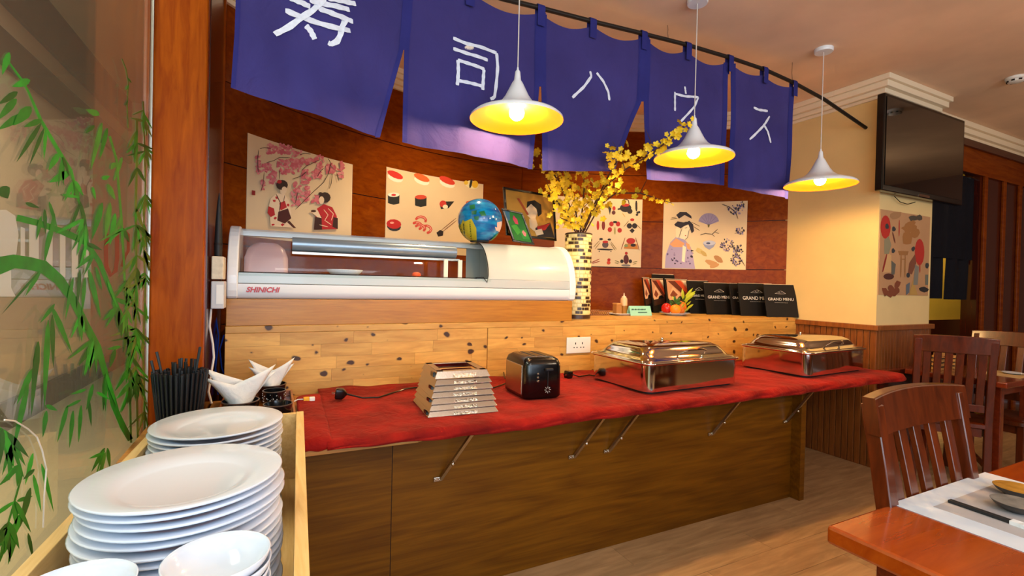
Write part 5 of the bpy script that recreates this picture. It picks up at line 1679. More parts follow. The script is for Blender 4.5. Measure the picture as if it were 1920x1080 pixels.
def cup(name, label, c, r, h, specks=0, flare=1.0):
    t = thing(name, label, 'bowl', tuple(c), group='black glazed bowls on the tray')
    MB().lathe([(r * .72, 0), (r * .9, h * .25), (r * flare, h), (r * flare - .004, h), (r * .84, h * .3), (r * .5, h * .15), (0, h * .15)], c, 28).build('bowl_body', glaze, t, smooth=True)
    MB().lathe_open([(r * flare + .0006, h - .003), (r * flare + .0006, h + .0004), (r * flare - .004, h + .0006)], c, 28).build('rim_line', plain('worn_brown_rim', '#4a3a32', .3), t, smooth=True)
    if specks:
        m = MB()
        for k in range(specks):
            a = rnd.uniform(math.pi, 2 * math.pi); z = h * rnd.uniform(.45, .9)
            rr = r * (.9 + (flare - .9) * (z / h - .25) / .75) + .0006
            m.sphere((c[0] + rr * math.cos(a), c[1] + rr * math.sin(a), c[2] + z), rnd.uniform(.001, .0025), 6, 4, s=(1, .4, 1))
        m.build('glaze_specks', spk, t, kind='stuff')
    return t


TZ = SZ + .0125
cA = onZ(430, 745, TZ + .05); cA = (-.115, 2.20, TZ)
cup('napkin_bowl', 'black glazed bowl holding the nearer folded napkin', cA, .068, .075)
cB = (-.005, 2.47, TZ)
cup('napkin_bowl', 'black glazed bowl holding the farther folded napkin', cB, .062, .08)
cup('black_cup', 'tall speckled black cup below the farther napkin', (.006, 2.30, TZ), .046, .085, 26)
cup('black_bowl', 'shallow black bowl nearest the plate box corner', (.020, 2.15, TZ), .052, .062, 0, 1.05)
cup('black_bowl', 'low speckled black bowl behind the back plate stack', (-.105, 2.075, TZ), .042, .040, 22)


def napkin(label, c, w, h, yaw):
    """folded napkin: two crossing pointed wings standing in a bowl"""
    t = thing('folded_napkin', label, 'napkin', tuple(c), rz=yaw, group='folded napkins in the black bowls')
    for s, (x0, x1, yy) in enumerate((((-.48), .55, 0.0), (.48, -.55, .018))):
        P = []
        n = 10
        for i in range(n + 1):
            u = i / n
            row = []
            for j in range(7):
                v = j / 6
                topz = h * (.62 + .38 * (abs(u - .45) / .55) ** 1.1) if u > .45 else h * (.55 + .25 * ((.45 - u) / .45))
                half = w * (.26 + .74 * v ** 1.2)
                x = (u - .5) * half * (1 if s == 0 else -1)
                y = yy + .03 * math.cos(math.pi * (u - .5)) * (1 if s == 0 else -1) * (1 - .5 * v) * -1 + .004 * math.sin(9 * u + 4 * v + s)
                row.append((x, y, topz * v))
            P.append(row)
        MB().grid(P).build('napkin_fold', M['napkin'], t, local=True, smooth=True, solid=.003, auto=0)


napkin('nearer white paper napkin folded into two points', (cA[0], cA[1], TZ + .045), .25, .165, .12)
napkin('farther white paper napkin folded into two points', (cB[0], cB[1], TZ + .045), .19, .15, .10)

# ---- chopsticks standing in a black holder
hc = (-.297, 2.06, SZ)
hold = tag(MB().lathe([(.05, 0), (.066, .004), (.070, .05), (.067, .05), (.062, .008), (0, .008)], hc, 24).build('chopstick_holder', M['blackmat'], smooth=True), 'low black holder around the foot of the chopstick bundle', 'holder')
st_me = MB().loft([(0, .0028, .0028, .0024), (.225, .0042, .0042, .002)], 0, 0, 2)
stick_me = bpy.data.meshes.new('chopstick'); stick_me.from_pydata(st_me.v, [], st_me.f)
stick_me.materials.append(plain('black_chopstick', '#16191d', .42)); stick_me.update()
k_ = 0
for ring, (cnt, r0, r1, lift) in enumerate(((32, .060, .082, .0), (26, .050, .070, .002), (14, .034, .046, .004), (6, .012, .018, .01))):
    for k in range(cnt):
        a = 2 * math.pi * (k + .5 * (ring % 2)) / cnt
        up = lift + (rnd.uniform(.0, .012) if ring < 2 else rnd.choice([0, .005, .01, .02, .03, .04]))
        b = Vector((hc[0] + r0 * math.cos(a), hc[1] + r0 * math.sin(a), SZ + .009 + up))
        e = Vector((hc[0] + r1 * math.cos(a), hc[1] + r1 * math.sin(a), SZ + .23 + up))
        o = bpy.data.objects.new('chopstick', stick_me); COL.objects.link(o)
        o.location = b; o.rotation_euler = (e - b).to_track_quat('Z', 'Y').to_euler()
        tag(o, 'black chopstick standing in the bundle before the wooden pillar', 'chopstick', 'black chopsticks standing in the bundle')
for (dx, up, tilt) in ((-.075, .055, -.10), (-.045, .085, -.14), (.062, .095, .05)):
    b = Vector((hc[0] + dx * .5, hc[1] - .02, SZ + .009 + up)); e = b + Vector((tilt * .225 + dx * .3, -.004, .225))
    o = bpy.data.objects.new('chopstick', stick_me); COL.objects.link(o)
    o.location = b; o.rotation_euler = (e - b).to_track_quat('Z', 'Y').to_euler()
    tag(o, 'black chopstick standing in the bundle before the wooden pillar', 'chopstick', 'black chopsticks standing in the bundle')

# ---- electrical boxes and cables on the pillar side
eb = onX(405, 480, -.23)


def ebox(name, label, px0, px1, py0, py1, mat, Y):
    a, b = onY(px0, py0, Y), onY(px1, py1, Y)
    t = thing(name, label, 'electrical box', ((a.x + b.x) / 2, Y, b.z))
    MB().box(PX1 + .0125, b.x, Y, Y + .10, b.z, a.z).build('box_body', mat, t, bevel=.004)
    return t, a, b


t1, a1, b1 = ebox('junction_box', 'upper worn cream junction box on the pillar side', 396, 419, 480, 524, plain('worn_cream_plastic', '#d9cdb4', .6, noise=.15, nscale=40), 2.42)
t2, a2, b2 = ebox('socket_box', 'lower grey white socket box on the pillar side', 395, 420, 527, 579, plain('grey_white_plastic', '#c6c6c8', .5), 2.42)
MB().box(b2.x - .03, b2.x - .004, 2.418, 2.4195, b2.z + .02, a2.z - .015).build('box_cover', M['whiteplastic'], t2)
um = thing('black_umbrella', 'slim folded black umbrella tip standing above the junction box', 'umbrella', (onY(409, 478, 2.47).x, 2.47, a1.z + .0005))
MB().lathe([(.014, .0), (.016, .03), (.013, .14), (.008, .22), (.004, .26), (.0015, .28)], tuple(um.location), 14).build('folded_canopy', M['blackmat'], um, smooth=True)
MB().lathe([(.0165, .05), (.0172, .055), (.0165, .06)], tuple(um.location), 14).build('strap', M['groove'], um, smooth=True)
wc = thing('white_cable', 'white cable hanging from the socket box beside the pillar', 'cable', tuple(onY(396, 590, 2.45)))
MB().tube([onY(396, 579, 2.45), onY(393, 612, 2.45), onY(399, 645, 2.45), onY(401, 670, 2.44), onY(396, 700, 2.42), onY(391, 735, 2.40), onY(397, 757, 2.38)], .0045, 8).build('sheath', M['cord_white'], wc, smooth=True)
bc = thing('blue_cable', 'thin blue network cables hanging behind the white cable', 'cable', tuple(onY(408, 600, 2.75)))
for L in ([(404, 592), (410, 630), (408, 655), (404, 690), (409, 740)], [(420, 628), (412, 655), (416, 690), (420, 700)], [(401, 590), (405, 640), (402, 690), (400, 740)]):
    MB().tube([onY(x, y, 2.75) for x, y in L], .0035, 6).build('blue_strand', M['cord_blue'], bc, smooth=True)

# ================================================================== PLATE BOX WITH PLATES AND BOWLS
bxr = math.radians(-2.3)
bxo = Vector((-.139, 1.10, 0))
pb_ = thing('plate_box', 'long open pale pine box full of white plates in front', 'box', (bxo.x, bxo.y, .50), rz=bxr)
BWX, BY0_, BY1_ = .2075, -1.0, .722
BT = .86 - .50
MB().box(-BWX, BWX, BY0_, BY1_, .12, .135).build('box_floor', M['boxwood'], pb_, local=True)
MB().box(-BWX, -BWX + .023, BY0_, BY1_, .1355, BT).build('side_wall', M['boxwood'], pb_, local=True, bevel=.0015)
MB().box(BWX - .023, BWX, BY0_, BY1_, .1355, BT).build('side_wall', M['boxwood'], pb_, local=True, bevel=.0015)
MB().box(-BWX + .0235, BWX - .0235, BY1_ - .02, BY1_, .1355, BT - .002).build('end_wall', M['boxwood'], pb_, local=True)
MB().box(-BWX + .0235, BWX - .0235, BY0_, BY0_ + .02, .1355, BT - .002).build('end_wall', M['boxwood'], pb_, local=True)
cab = tag(MB().box(-.33, .05, .10, 1.79, 0, .6195).build('side_cabinet', M['oak'], bevel=.003), 'low oak cabinet carrying the plate box', 'cabinet')

plate_prof = [(.35, 0), (.60, .0), (.62, .006), (.985, .105), (1.0, .125), (.985, .135), (.62, .030), (.58, .020), (0, .018)]


def plate_mesh(r, name='plate'):
    mb = MB().lathe([(a * r, b * r) for a, b in plate_prof], (0, 0, 0), 56)
    me = bpy.data.meshes.new(name); me.from_pydata(mb.v, [], mb.f); me.materials.append(M['porcelain'])
    me.polygons.foreach_set('use_smooth', [True] * len(me.polygons)); me.update()
    return me


pm1, pm2 = plate_mesh(.163), plate_mesh(.166)


ORD = ['', 'second', 'third', 'fourth', 'fifth', 'sixth', 'seventh', 'eighth', 'ninth']


def stack(me, c, z_top, n, dz, lab_top, lab, grp, jit=.003):
    for k in range(n):
        o = bpy.data.objects.new('dinner_plate', me); COL.objects.link(o)
        z = z_top - dz * (n - 1 - k)
        o.location = (c[0] + rnd.uniform(-jit, jit), c[1] + rnd.uniform(-jit, jit), z)
        o.rotation_euler = (0, 0, rnd.uniform(0, 6))
        q = n - 1 - k
        if q == 0: tag(o, lab_top, 'plate', grp)
        elif q < 9: tag(o, 'white plate %s from the top of the %s' % (ORD[q], lab.split('the ', 1)[1]), 'plate', grp)
        else: tag(o, 'white plate low ' + lab.split('plate ', 1)[1], 'plate', grp)


PZF = .6355
stack(pm1, (-.142, 1.075), .93, 21, (.93 - PZF) / 20, 'topmost white plate of the near tall stack', 'white plate inside the near tall stack', 'plates in the near stack', .004)
stack(pm2, (-.138, 1.605), .885, 18, (.885 - PZF) / 17, 'topmost white plate of the stack behind', 'white plate inside the stack behind', 'plates in the stack behind', .003)

bp_ = [(.35, 0), (.42, .0), (.45, .06), (.75, .22), (.95, .46), (1.0, .62), (.97, .63), (.92, .47), (.72, .26), (.40, .12), (0, .09)]


def bowl_mesh(r):
    mb = MB().lathe([(a * r, b * r) for a, b in bp_], (0, 0, 0), 48)
    me = bpy.data.meshes.new('bowl'); me.from_pydata(mb.v, [], mb.f); me.materials.append(M['porcelain'])
    me.polygons.foreach_set('use_smooth', [True] * len(me.polygons)); me.update()
    return me


bm1 = bowl_mesh(.072)
for c, n, ztop, nm in (((-.070, .836), 5, .902, 'right'), ((-.236, .828), 5, .900, 'left')):
    for k in range(n):
        o = bpy.data.objects.new('rice_bowl', bm1); COL.objects.link(o)
        o.location = (c[0] + rnd.uniform(-.002, .002), c[1] + rnd.uniform(-.002, .002), ztop - .0 - .0145 * (n - 1 - k) - .045)
        tag(o, ('topmost white bowl of the %s bowl stack' % nm if k == n - 1 else 'white bowl %s from the top of the %s bowl stack' % (ORD[n - 1 - k], nm)), 'bowl', 'bowls in the %s bowl stack' % nm)

# ================================================================== DINING FURNITURE ON THE RIGHT
def chair(name, label, loc, rz, H=1.03, W=.48, slats=5, mat=None, railh=.10):
    """seat faces local -Y, back at +Y"""
    mat = mat or M['chairwood']
    t = thing(name, label, 'chair', loc, rz, group='slat back dining chairs')
    hw = W / 2
    SH = .45
    yb = .19
    lean = .085

    def by(z): return yb + (0 if z < SH else lean * ((z - SH) / (H - SH)) ** 1.2)
    MB().loft([(SH - .035, hw - .005, .215, .03), (SH - .03, hw, .22, .03), (SH - .006, hw, .22, .03), (SH, hw - .008, .212, .03)], 0, -.01, 4).build('seat', mat, t, local=True, smooth=True, auto=40)
    for s in (-1, 1):
        MB().bar((s * (hw - .03), -.19, 0), (s * (hw - .03), -.19, SH - .036), .04, .04, up=(0, 1, 0)).build('leg', mat, t, local=True, bevel=.004)
        pts = [0, SH * .5, SH, SH + .2, SH + .4, H - .02]
        w_, x0 = .02, s * (hw - .018)
        mb = MB().rings([[(x0 - w_, by(a) - .02, a), (x0 + w_, by(a) - .02, a), (x0 + w_, by(a) + .02, a), (x0 - w_, by(a) + .02, a)] for a in pts])
        mb.build('back_post', mat, t, local=True, smooth=True, bevel=.003)
    # curved top rail
    P = []
    n = 10
    for i in range(n + 1):
        u = i / n; x = -hw - .006 + (W + .012) * u
        bow = .022 * (1 - (2 * u - 1) ** 2); crown = .018 * (1 - (2 * u - 1) ** 2)
        z0, z1 = H - railh, H + crown * .6
        P.append([(x, by(z0) - .022 + bow, z0), (x, by(z1) - .022 + bow, z1), (x, by(z1) + .012 + bow, z1), (x, by(z0) + .012 + bow, z0), (x, by(z0) - .022 + bow, z0)])
    tr_ = MB().grid(P)
    tr_.poly([P[0][k] for k in (3, 2, 1, 0)]); tr_.poly([P[-1][k] for k in (0, 1, 2, 3)])
    tr_.build('top_rail', mat, t, local=True, smooth=True, auto=50, bevel=.004)
    MB().bar((-hw + .04, by(SH + .1), SH + .10), (hw - .04, by(SH + .1), SH + .10), .022, .05).build('lower_rail', mat, t, local=True, bevel=.003)
    for k in range(slats):
        x = -hw + .04 + (W - .08) * (k + .5) / slats
        z0, z1 = SH + .12, H - railh + .01
        bow = .02 * (1 - (x / hw) ** 2)
        zs = [z0 + (z1 - z0) * i / 5 for i in range(6)]
        R_ = []
        for a in zs:
            fa = bow * (a - z0) / (z1 - z0)
            R_.append([(x - .02, by(a) - .009 + fa, a), (x + .02, by(a) - .009 + fa, a), (x + .02, by(a) + .007 + fa, a), (x - .02, by(a) + .007 + fa, a)])
        mb = MB().rings(R_)
        mb.build('back_slat', mat, t, local=True, smooth=True, bevel=.002)
    for (a, b) in (((-hw + .05, -.19), (hw - .05, -.19)), ((-hw + .05, .19), (hw - .05, .19)), ((-hw + .03, -.17), (-hw + .03, .17)), ((hw - .03, -.17), (hw - .03, .17))):
        MB().bar((a[0], a[1], SH - .065), (b[0], b[1], SH - .065), .02, .055).build('apron', mat, t, local=True)
    for s in (-1, 1):
        MB().bar((s * (hw - .03), -.17, .17), (s * (hw - .03), .17, .17), .018, .03).build('stretcher', mat, t, local=True)
    return t


chair('dining_chair', 'glossy mahogany chair tucked at the near table', (1.725, .475, 0), 0, H=1.03, W=.50, slats=5)
chair('dining_chair', 'mahogany chair edge at the right border beside the near table', (2.95, .475, 0), 0, H=1.03, W=.50, slats=5)
chair('dining_chair', 'dark red chair with back to the camera before the back table', (4.374, 1.72, 0), math.pi / 2 + .54, H=1.03, W=.42, slats=6, mat=M['chairwood'], railh=.11)
chair('dining_chair', 'chair with shining top rail behind the back table', (4.84, 1.60, 0), -math.pi / 2, H=1.03, W=.46, slats=4)


def table(name, label, x0, x1, y0, y1, H, th, mat, legw=.07):
    t = thing(name, label, 'table', ((x0 + x1) / 2, (y0 + y1) / 2, 0))
    MB().box(x0, x1, y0, y1, H - th, H).build('table_top', mat, t, bevel=.008)
    ins = .10
    for lx in (x0 + ins, x1 - ins - legw):
        for ly in (y0 + ins * .6, y1 - ins * .6 - legw):
            MB().box(lx, lx + legw, ly, ly + legw, 0, H - th - .0005).build('leg', M['redwood'], t, bevel=.004)
    MB().box(x0 + ins + legw, x1 - ins - legw, y0 + ins, y0 + ins + .02, H - th - .08, H - th - .0005).build('apron', M['redwood'], t)
    MB().box(x0 + ins + legw, x1 - ins - legw, y1 - ins - .02, y1 - ins, H - th - .08, H - th - .0005).build('apron', M['redwood'], t)
    return t


table('dining_table', 'glossy orange brown dining table at the lower right corner', 1.217, 3.4, -.12, .70, .75, .045, M['tablewood'])
table('dining_table', 'dark dining table between two chairs by the column', 4.28, 4.98, 1.36, 1.93, .75, .04, M['redwood'], .05)
lg = thing('wall_ledge', 'red brown wooden ledge along the column wainscot', 'ledge', (4.4, 1.98, .70))
MB().box(4.06, 4.82, 1.945, 2.003, .705, .745).build('ledge_board', M['redwood'], lg, bevel=.004)
MB().box(4.06, 4.82, 1.985, 2.003, .60, .7045).build('ledge_support', M['darkwall'], lg)

# place setting on the near table
TZ_ = .7505
pmat = thing('placemat', 'white paper placemat with grey centre on the near table', 'placemat', (1.776, .57, TZ_))
MB().box(1.501, 2.052, .30, .698, TZ_, TZ_ + .0012).build('paper_mat', plain('white_placemat', '#c6ced9', .6, noise=.05, nscale=12), pmat)
MB().box(1.585, 1.97, .345, .640, TZ_ + .00125, TZ_ + .0016).build('grey_print', plain('grey_placemat_print', '#a9a4a4', .6, noise=.10, nscale=9), pmat)
MB().box(1.985, 2.035, .32, .68, TZ_ + .00125, TZ_ + .0016).build('edge_print', plain('pale_placemat_print', '#cfd3da', .6), pmat)
cs_a, cs_b = onZ(1778, 939, TZ_ + .006), onZ(1945, 996, TZ_ + .006)
cd = (cs_b - cs_a).normalized()
for k in range(2):
    off = Vector((cd.y, -cd.x, 0)) * (-.009 * k)
    cs = thing('black_chopstick', ('front' if k == 0 else 'rear') + ' black chopstick of the pair lying on the placemat', 'chopstick', tuple(cs_a + off), group='chopsticks on the placemat')
    e = cs_a + off + cd * .225
    MB().bar(cs_a + off, e, .0075, .0075).build('stick', M['blackmat'], cs, bevel=.001)
sl = thing('paper_sleeve', 'white paper band around the chopsticks', 'paper band', tuple(cs_a + cd * .13))
pA, pB = cs_a + cd * .125 + Vector((cd.y, -cd.x, 0)) * -.0045, cs_a + cd * .19 + Vector((cd.y, -cd.x, 0)) * -.0045
MB().bar(pA + Vector((0, 0, .0002)), pB + Vector((0, 0, .0002)), .022, .0098).build('band', M['napkin'], sl)
dishm = plain('grey_ash_glaze', '#8f8a80', .2, coat=.5, noise=.25, nscale=30)
dishg = plain('amber_glaze', '#c9913a', .2, coat=.5, noise=.3, nscale=25)
for (px_, py_, m, lab) in ((1908, 922, dishg, 'farther small sauce dish with amber glaze inside'), (1907, 950, dishm, 'nearer small sauce dish with grey blue glaze inside')):
    c = onZ(px_, py_, TZ_ + .014)
    c.z = TZ_ + .0018
    t = thing('sauce_dish', lab, 'dish', tuple(c), group='sauce dishes on the placemat')
    MB().lathe([(.022, 0), (.026, .002), (.045, .014), (.052, .024)], c, 28).build('dish_body', plain('dark_stoneware', '#3a332c', .35), t, smooth=True)
    MB().lathe([(.0515, .0245), (.044, .015), (.024, .006), (0, .005)], c, 28).build('glaze', m, t, smooth=True)

# small things on the back table
def small_holder(px_, py_, Y, w, h, lab, col):
    c = onZ(px_, py_, .7505); c = Vector((c.x, c.y, .7505))
    t = thing('napkin_caddy', lab, 'caddy', tuple(c), group='caddies on the back table')
    MB().box(c.x - w / 2, c.x + w / 2, c.y - .03, c.y + .03, c.z, c.z + h).build('caddy_body', plain('woven_straw', '#b88a4c', .7, noise=.3, nscale=120), t, bevel=.003)
    for k in range(3):
        MB().box(c.x - w / 2 - .0012, c.x + w / 2 + .0012, c.y - .0312, c.y + .0312, c.z + h * (.2 + .28 * k), c.z + h * (.28 + .28 * k)).build('woven_band', M['blackmat'], t)


for i, (dx, dy, w, h, lab) in enumerate(((4.46, 1.80, .05, .11, 'woven straw caddy at the left of the back table'), (4.56, 1.83, .05, .12, 'second woven straw caddy on the back table'), (4.67, 1.80, .06, .10, 'woven straw caddy nearest the menus of the back table'))):
    t = thing('straw_caddy', lab, 'caddy', (dx, dy, .7505), group='caddies on the back table')
    MB().box(dx - w / 2, dx + w / 2, dy - .03, dy + .03, .7505, .7505 + h).build('caddy_body', plain('woven_straw', '#b88a4c', .7, noise=.3, nscale=120), t, bevel=.003)
    for k in range(3):
        MB().box(dx - w / 2 - .0012, dx + w / 2 + .0012, dy - .0312, dy + .0312, .7505 + h * (.2 + .28 * k), .7505 + h * (.28 + .28 * k)).build('woven_band', M['blackmat'], t)
c = Vector((4.52, 1.87, .7505))
so = thing('soy_bottle', 'small dark soy sauce bottle on the back table', 'bottle', (4.505, 1.885, .7505))
MB().lathe([(.022, 0), (.024, .005), (.024, .07), (.010, .095), (.009, .11)], tuple(so.location), 16).build('bottle_body', M['black'], so, smooth=True)
MB().lathe([(.011, .1105), (.011, .13), (.006, .134)], tuple(so.location), 14).build('cap', M['whiteplastic'], so, smooth=True)
bm_ = tag(MB().box(4.60, 4.90, 1.40, 1.62, .7505, .752).build('back_placemat', plain('tan_placemat', '#c0a070', .7)), 'tan paper placemat on the back table', 'placemat')
tag(MB().lathe([(.03, 0), (.06, .01), (.058, .012), (.02, .004), (0, .004)], (4.80, 1.50, .7525), 24).build('side_plate', M['porcelain'], smooth=True), 'small white plate on the back table placemat', 'plate')

# dark curtain in the doorway behind the television
dn = thing('doorway_curtain', 'black split curtain hanging in the doorway right of the column', 'curtain', (5.6, BY + .06, 1.28))
for (pa, pb2, zb, mt) in (((1736, 0), (1766, 0), 1.275, None), ((1775, 0), (1815, 0), 1.268, None), ((1816, 0), (1852, 0), 1.62, None)):
    x0, x1 = onY(pa[0], 480, BY + .06).x, onY(pb2[0], 480, BY + .06).x
    P = []
    for i in range(25):
        u = i / 24; x = x0 + (x1 - x0) * u
        P.append([(x, BY + .06 + .015 * math.sin(x * 26 + j * .3) * (j / 9), 2.47 + (zb - 2.47) * j / 9) for j in range(10)])
    MB().grid(P).build('curtain_panel', M['darkcloth'], dn, smooth=True, auto=0)
xa, xb = onY(1736, 480, BY + .06).x, onY(1852, 480, BY + .06).x
MB().tube([(xa - .05, BY + .06, 2.475), (xb + .05, BY + .06, 2.475)], .01, 8).build('curtain_pole', M['black'], dn)
P = []
for i in range(21):
    x = xa + (xb - xa) * i / 20
    P.append([(x, BY + .05 + .01 * math.sin(x * 30), z) for z in (2.47, 2.1, 1.66)])
MB().grid(P).build('curtain_valance', M['darkcloth'], dn, smooth=True)

# ================================================================== BAMBOO AND LETTERS PAINTED ON THE GLASS
bam = random.Random(11)
greens = [plain('bamboo_paint_%d' % i, c, .5, noise=.25, nscale=25) for i, c in enumerate(('#0f7d1c', '#1b9a26', '#0a5c16', '#3a8c2e', '#57782a'))]


def on_glass(x, y, d=.0012):
    p = onX(x, y, GX)
    return Vector((GX + d, p.y, p.z))


def stalk(name, pts, w, leaves, mi, lab=None):
    o = MB()
    P = []
    n = len(pts)
    for i, p in enumerate(pts):
        a, b = pts[max(i - 1, 0)], pts[min(i + 1, n - 1)]
        dx, dy = b[0] - a[0], b[1] - a[1]; L = math.hypot(dx, dy) or 1
        ww = w[i] if isinstance(w, list) else w
        P.append([on_glass(p[0] - dy / L * ww / 2, p[1] + dx / L * ww / 2), on_glass(p[0] + dy / L * ww / 2, p[1] - dx / L * ww / 2)])
    o.grid(P)
    st = o.build(name, greens[mi], win)
    for k, (x0, y0, x1, y1, lw) in enumerate(leaves):
        dx, dy = x1 - x0, y1 - y0; L = math.hypot(dx, dy) or 1
        nx, ny = -dy / L * lw / 2, dx / L * lw / 2
        prof_ = [(0, .15), (.12, .7), (.35, 1.0), (.65, .7), (.85, .35), (1, .02)]
        bend = bam.uniform(-.06, .06)
        G = []
        for t_, wf in prof_:
            cx, cy = x0 + dx * t_ + nx * bend * 40 * t_ * (1 - t_) / max(1, lw), y0 + dy * t_ + ny * bend * 40 * t_ * (1 - t_) / max(1, lw)
            G.append([on_glass(cx - nx * wf, cy - ny * wf, .0016 + .0002 * (k % 5)), on_glass(cx + nx * wf, cy + ny * wf, .0016 + .0002 * (k % 5))])
        MB().grid(G).build('painted_leaf', greens[bam.choice((mi, 0, 1, 2, mi))], st)
    return st


def auto_leaves(pts, n, ln, lw, spread=.5, down=1.0):
    out = []
    for _ in range(n):
        s = bam.random() * (len(pts) - 1); i = int(s); f_ = s - i
        x = pts[i][0] + (pts[i + 1][0] - pts[i][0]) * f_; y = pts[i][1] + (pts[i + 1][1] - pts[i][1]) * f_
        k = bam.randint(2, 4)
        for q in range(k):
            a = math.pi / 2 * down + bam.gauss(0, spread)
            l = ln * bam.uniform(.5, 1.15)
            out.append((x, y, x + l * math.cos(a), y + l * math.sin(a), lw * bam.uniform(.6, 1.2)))
    return out


s1 = [(10, 110), (40, 150), (52, 172), (75, 225), (110, 285), (132, 320), (145, 370), (160, 430)]
stalk('painted_bamboo', s1, [3, 4, 4, 6, 7, 6, 4, 3], [(15, 98, 2, 140, 14), (54, 150, 20, 162, 15), (30, 172, -6, 195, 14), (28, 185, -8, 225, 16), (55, 200, 22, 235, 22), (40, 215, -6, 243, 16), (76, 225, 42, 238, 12), (75, 230, 28, 304, 10),
      (80, 240, 52, 310, 8), (108, 287, 88, 320, 13), (130, 322, 90, 342, 16), (84, 240, 80, 300, 7), (0, 350, 12, 372, 26)] + auto_leaves(s1[4:], 5, 55, 8, .4), 1)
s2 = [(-10, 500), (25, 490), (55, 494), (80, 500), (110, 525), (135, 560), (160, 610), (182, 650), (200, 710), (212, 760), (230, 800), (244, 825)]
stalk('painted_bamboo', s2, [34, 26, 24, 24, 20, 16, 14, 13, 10, 10, 12, 11],
      [(75, 505, 45, 556, 9), (72, 508, 0, 590, 5), (95, 575, 134, 664, 11), (88, 600, 80, 770, 12), (100, 570, 72, 606, 8), (70, 640, 60, 745, 13), (96, 590, 98, 690, 10), (60, 690, 28, 760, 12), (66, 660, 56, 780, 11), (50, 720, 20, 850, 12),
       (85, 760, 106, 770, 9), (85, 770, 78, 820, 10), (125, 760, 105, 830, 9), (135, 770, 128, 840, 9), (150, 760, 145, 830, 8), (165, 750, 170, 800, 7), (173, 720, 160, 770, 8), (150, 750, 120, 765, 6), (160, 730, 130, 740, 6), (180, 735, 205, 750, 6),
       (215, 655, 205, 690, 9), (225, 650, 200, 655, 7)] + auto_leaves(s2[5:9], 6, 65, 10, .4), 0)
s3 = [(30, 408), (70, 418), (105, 430), (130, 440), (160, 455), (185, 490), (205, 540), (225, 590), (240, 640), (243, 690)]
stalk('painted_bamboo', s3, [12, 12, 11, 12, 11, 9, 8, 7, 6, 4],
      [(82, 392, 84, 440, 8), (90, 378, 106, 430, 7), (75, 405, 66, 450, 8), (100, 400, 88, 470, 9), (92, 430, 80, 495, 10), (150, 378, 126, 440, 7), (150, 380, 165, 455, 8), (158, 420, 164, 460, 7), (45, 380, 72, 390, 8), (115, 365, 148, 370, 7),
       (165, 505, 188, 598, 11), (158, 520, 152, 590, 8), (178, 500, 190, 545, 7), (148, 505, 142, 580, 8), (135, 520, 120, 600, 8)] + auto_leaves(s3[4:], 7, 50, 8, .5), 0)
s4 = [(205, 255), (218, 300), (222, 350), (228, 420), (232, 500), (236, 580), (240, 650), (243, 740), (245, 830)]
stalk('painted_bamboo', s4, 4, [(185, 215, 160, 205, 12), (190, 230, 168, 320, 10), (200, 240, 185, 300, 9), (175, 235, 158, 250, 8), (215, 305, 206, 318, 10), (228, 295, 212, 340, 8), (190, 335, 205, 330, 9), (200, 345, 215, 375, 10), (190, 380, 170, 450, 12), (205, 380, 195, 450, 11),
      (215, 400, 205, 460, 10), (172, 350, 178, 375, 6)] + auto_leaves(s4[2:], 12, 48, 7, .5), 3)
s5 = [(256, 225), (256, 300), (254, 380), (255, 470), (254, 560), (253, 650), (256, 740), (258, 830)]
stalk('painted_bamboo', s5, 4, auto_leaves(s5, 24, 50, 6, .55), 4)
s6 = [(268, 190), (270, 260), (272, 350), (268, 440), (272, 540), (268, 650), (270, 760), (272, 830)]
stalk('painted_bamboo', s6, 3, auto_leaves(s6, 22, 44, 5, .55), 4)
s7 = [(160, 60 + 0), (166, 110), (172, 150), (176, 200)]
stalk('painted_bamboo', [(228, 110), (236, 130), (240, 155), (238, 200), (240, 240)], 1.6, auto_leaves([(236, 130), (240, 155), (238, 200)], 3, 12, 3, .7), 4)
s8 = [(-5, 800), (15, 815), (25, 850), (40, 890), (20, 960), (5, 1010)]
stalk('painted_bamboo', s8, 4, [(30, 940, 60, 930, 8), (55, 915, 35, 990, 13), (60, 890, 75, 960, 9), (62, 880, 40, 900, 8), (75, 870, 98, 960, 9), (40, 960, 5, 1040, 14), (15, 985, -5, 1060, 12), (28, 1000, 12, 1060, 10), (50, 1000, 60, 1050, 8), (20, 890, -5, 910, 8), (60, 850, 45, 910, 9)] + auto_leaves(s8, 10, 65, 12, .5), 0)
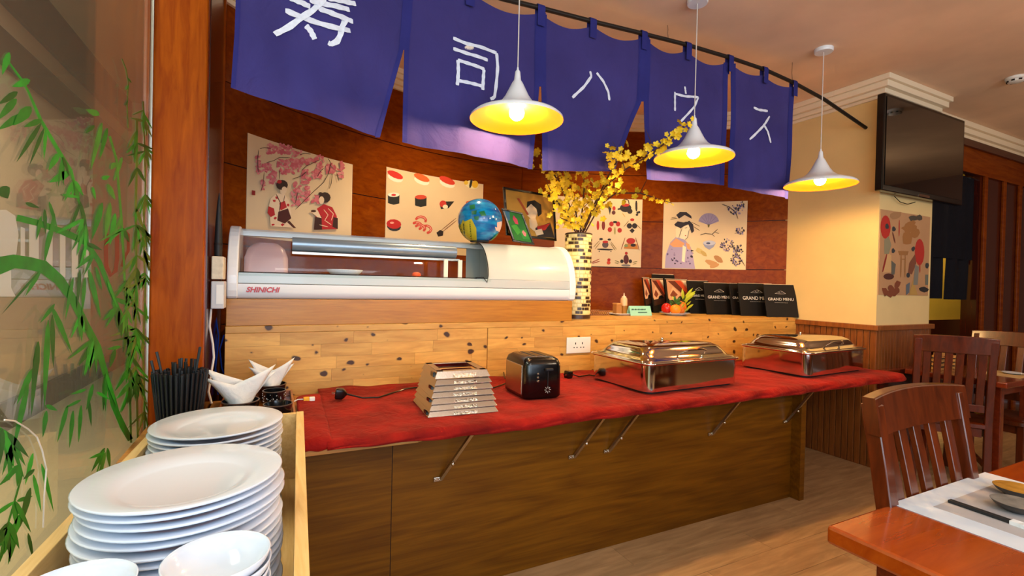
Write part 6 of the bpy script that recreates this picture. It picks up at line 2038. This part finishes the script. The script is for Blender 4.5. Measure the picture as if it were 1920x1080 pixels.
stalk('painted_bamboo', [(195, 845), (188, 860), (180, 890)], 3, [(195, 840, 170, 885, 9), (192, 845, 188, 895, 9), (200, 840, 205, 880, 8), (190, 850, 165, 860, 6), (196, 848, 182, 900, 8)], 3)
wire = [(0, 788), (20, 790), (45, 805), (62, 820), (72, 845), (80, 880), (76, 930), (74, 990)]
MB().tube([on_glass(x, y, .006) for x, y in wire], .0015, 5).build('white_wire', M['cord_white'], win)
# frosted lettering band of the shop sign
for nm, pts in (('frosted_letter', [(-30, 395), (10, 393), (28, 405), (34, 440), (30, 475), (20, 500), (20, 540), (28, 555), (50, 556), (-30, 556)]),):
    MB().poly([on_glass(x, y, .0006) for x, y in pts]).build(nm, M['frost'], win)
for x0, x1, y0, y1 in ((38, 46, 425, 490), (54, 72, 415, 500), (86, 98, 420, 510), (112, 122, 430, 520), (134, 146, 440, 520), (158, 166, 440, 520)):
    MB().poly([on_glass(x, y, .0006) for x, y in ((x0, y0), (x1, y0 + 3), (x1, y1), (x0, y1))]).build('frosted_letter', M['frost'], win)
ul = [(200, 438), (198, 470), (199, 500), (207, 516), (216, 508), (219, 485), (219, 440)]  # curved orange brown stroke, flat colour on the glass
P = []
for i, p in enumerate(ul):
    a, b = ul[max(i - 1, 0)], ul[min(i + 1, len(ul) - 1)]
    dx, dy = b[0] - a[0], b[1] - a[1]; L = math.hypot(dx, dy)
    P.append([on_glass(p[0] - dy / L * 4, p[1] + dx / L * 4, .0007), on_glass(p[0] + dy / L * 4, p[1] - dx / L * 4, .0007)])
MB().grid(P).build('orange_stroke', plain('orange_brown_stroke', '#74351f', .6), win, label='orange brown stroke on the glass')
P = []
ul = [(232, 432), (240, 440), (240, 470), (234, 480), (228, 500)]
for i, p in enumerate(ul):
    a, b = ul[max(i - 1, 0)], ul[min(i + 1, len(ul) - 1)]
    dx, dy = b[0] - a[0], b[1] - a[1]; L = math.hypot(dx, dy)
    P.append([on_glass(p[0] - dy / L * 3, p[1] + dx / L * 3, .0007), on_glass(p[0] + dy / L * 3, p[1] - dx / L * 3, .0007)])
MB().grid(P).build('orange_stroke', bpy.data.materials['orange_brown_stroke'], win)
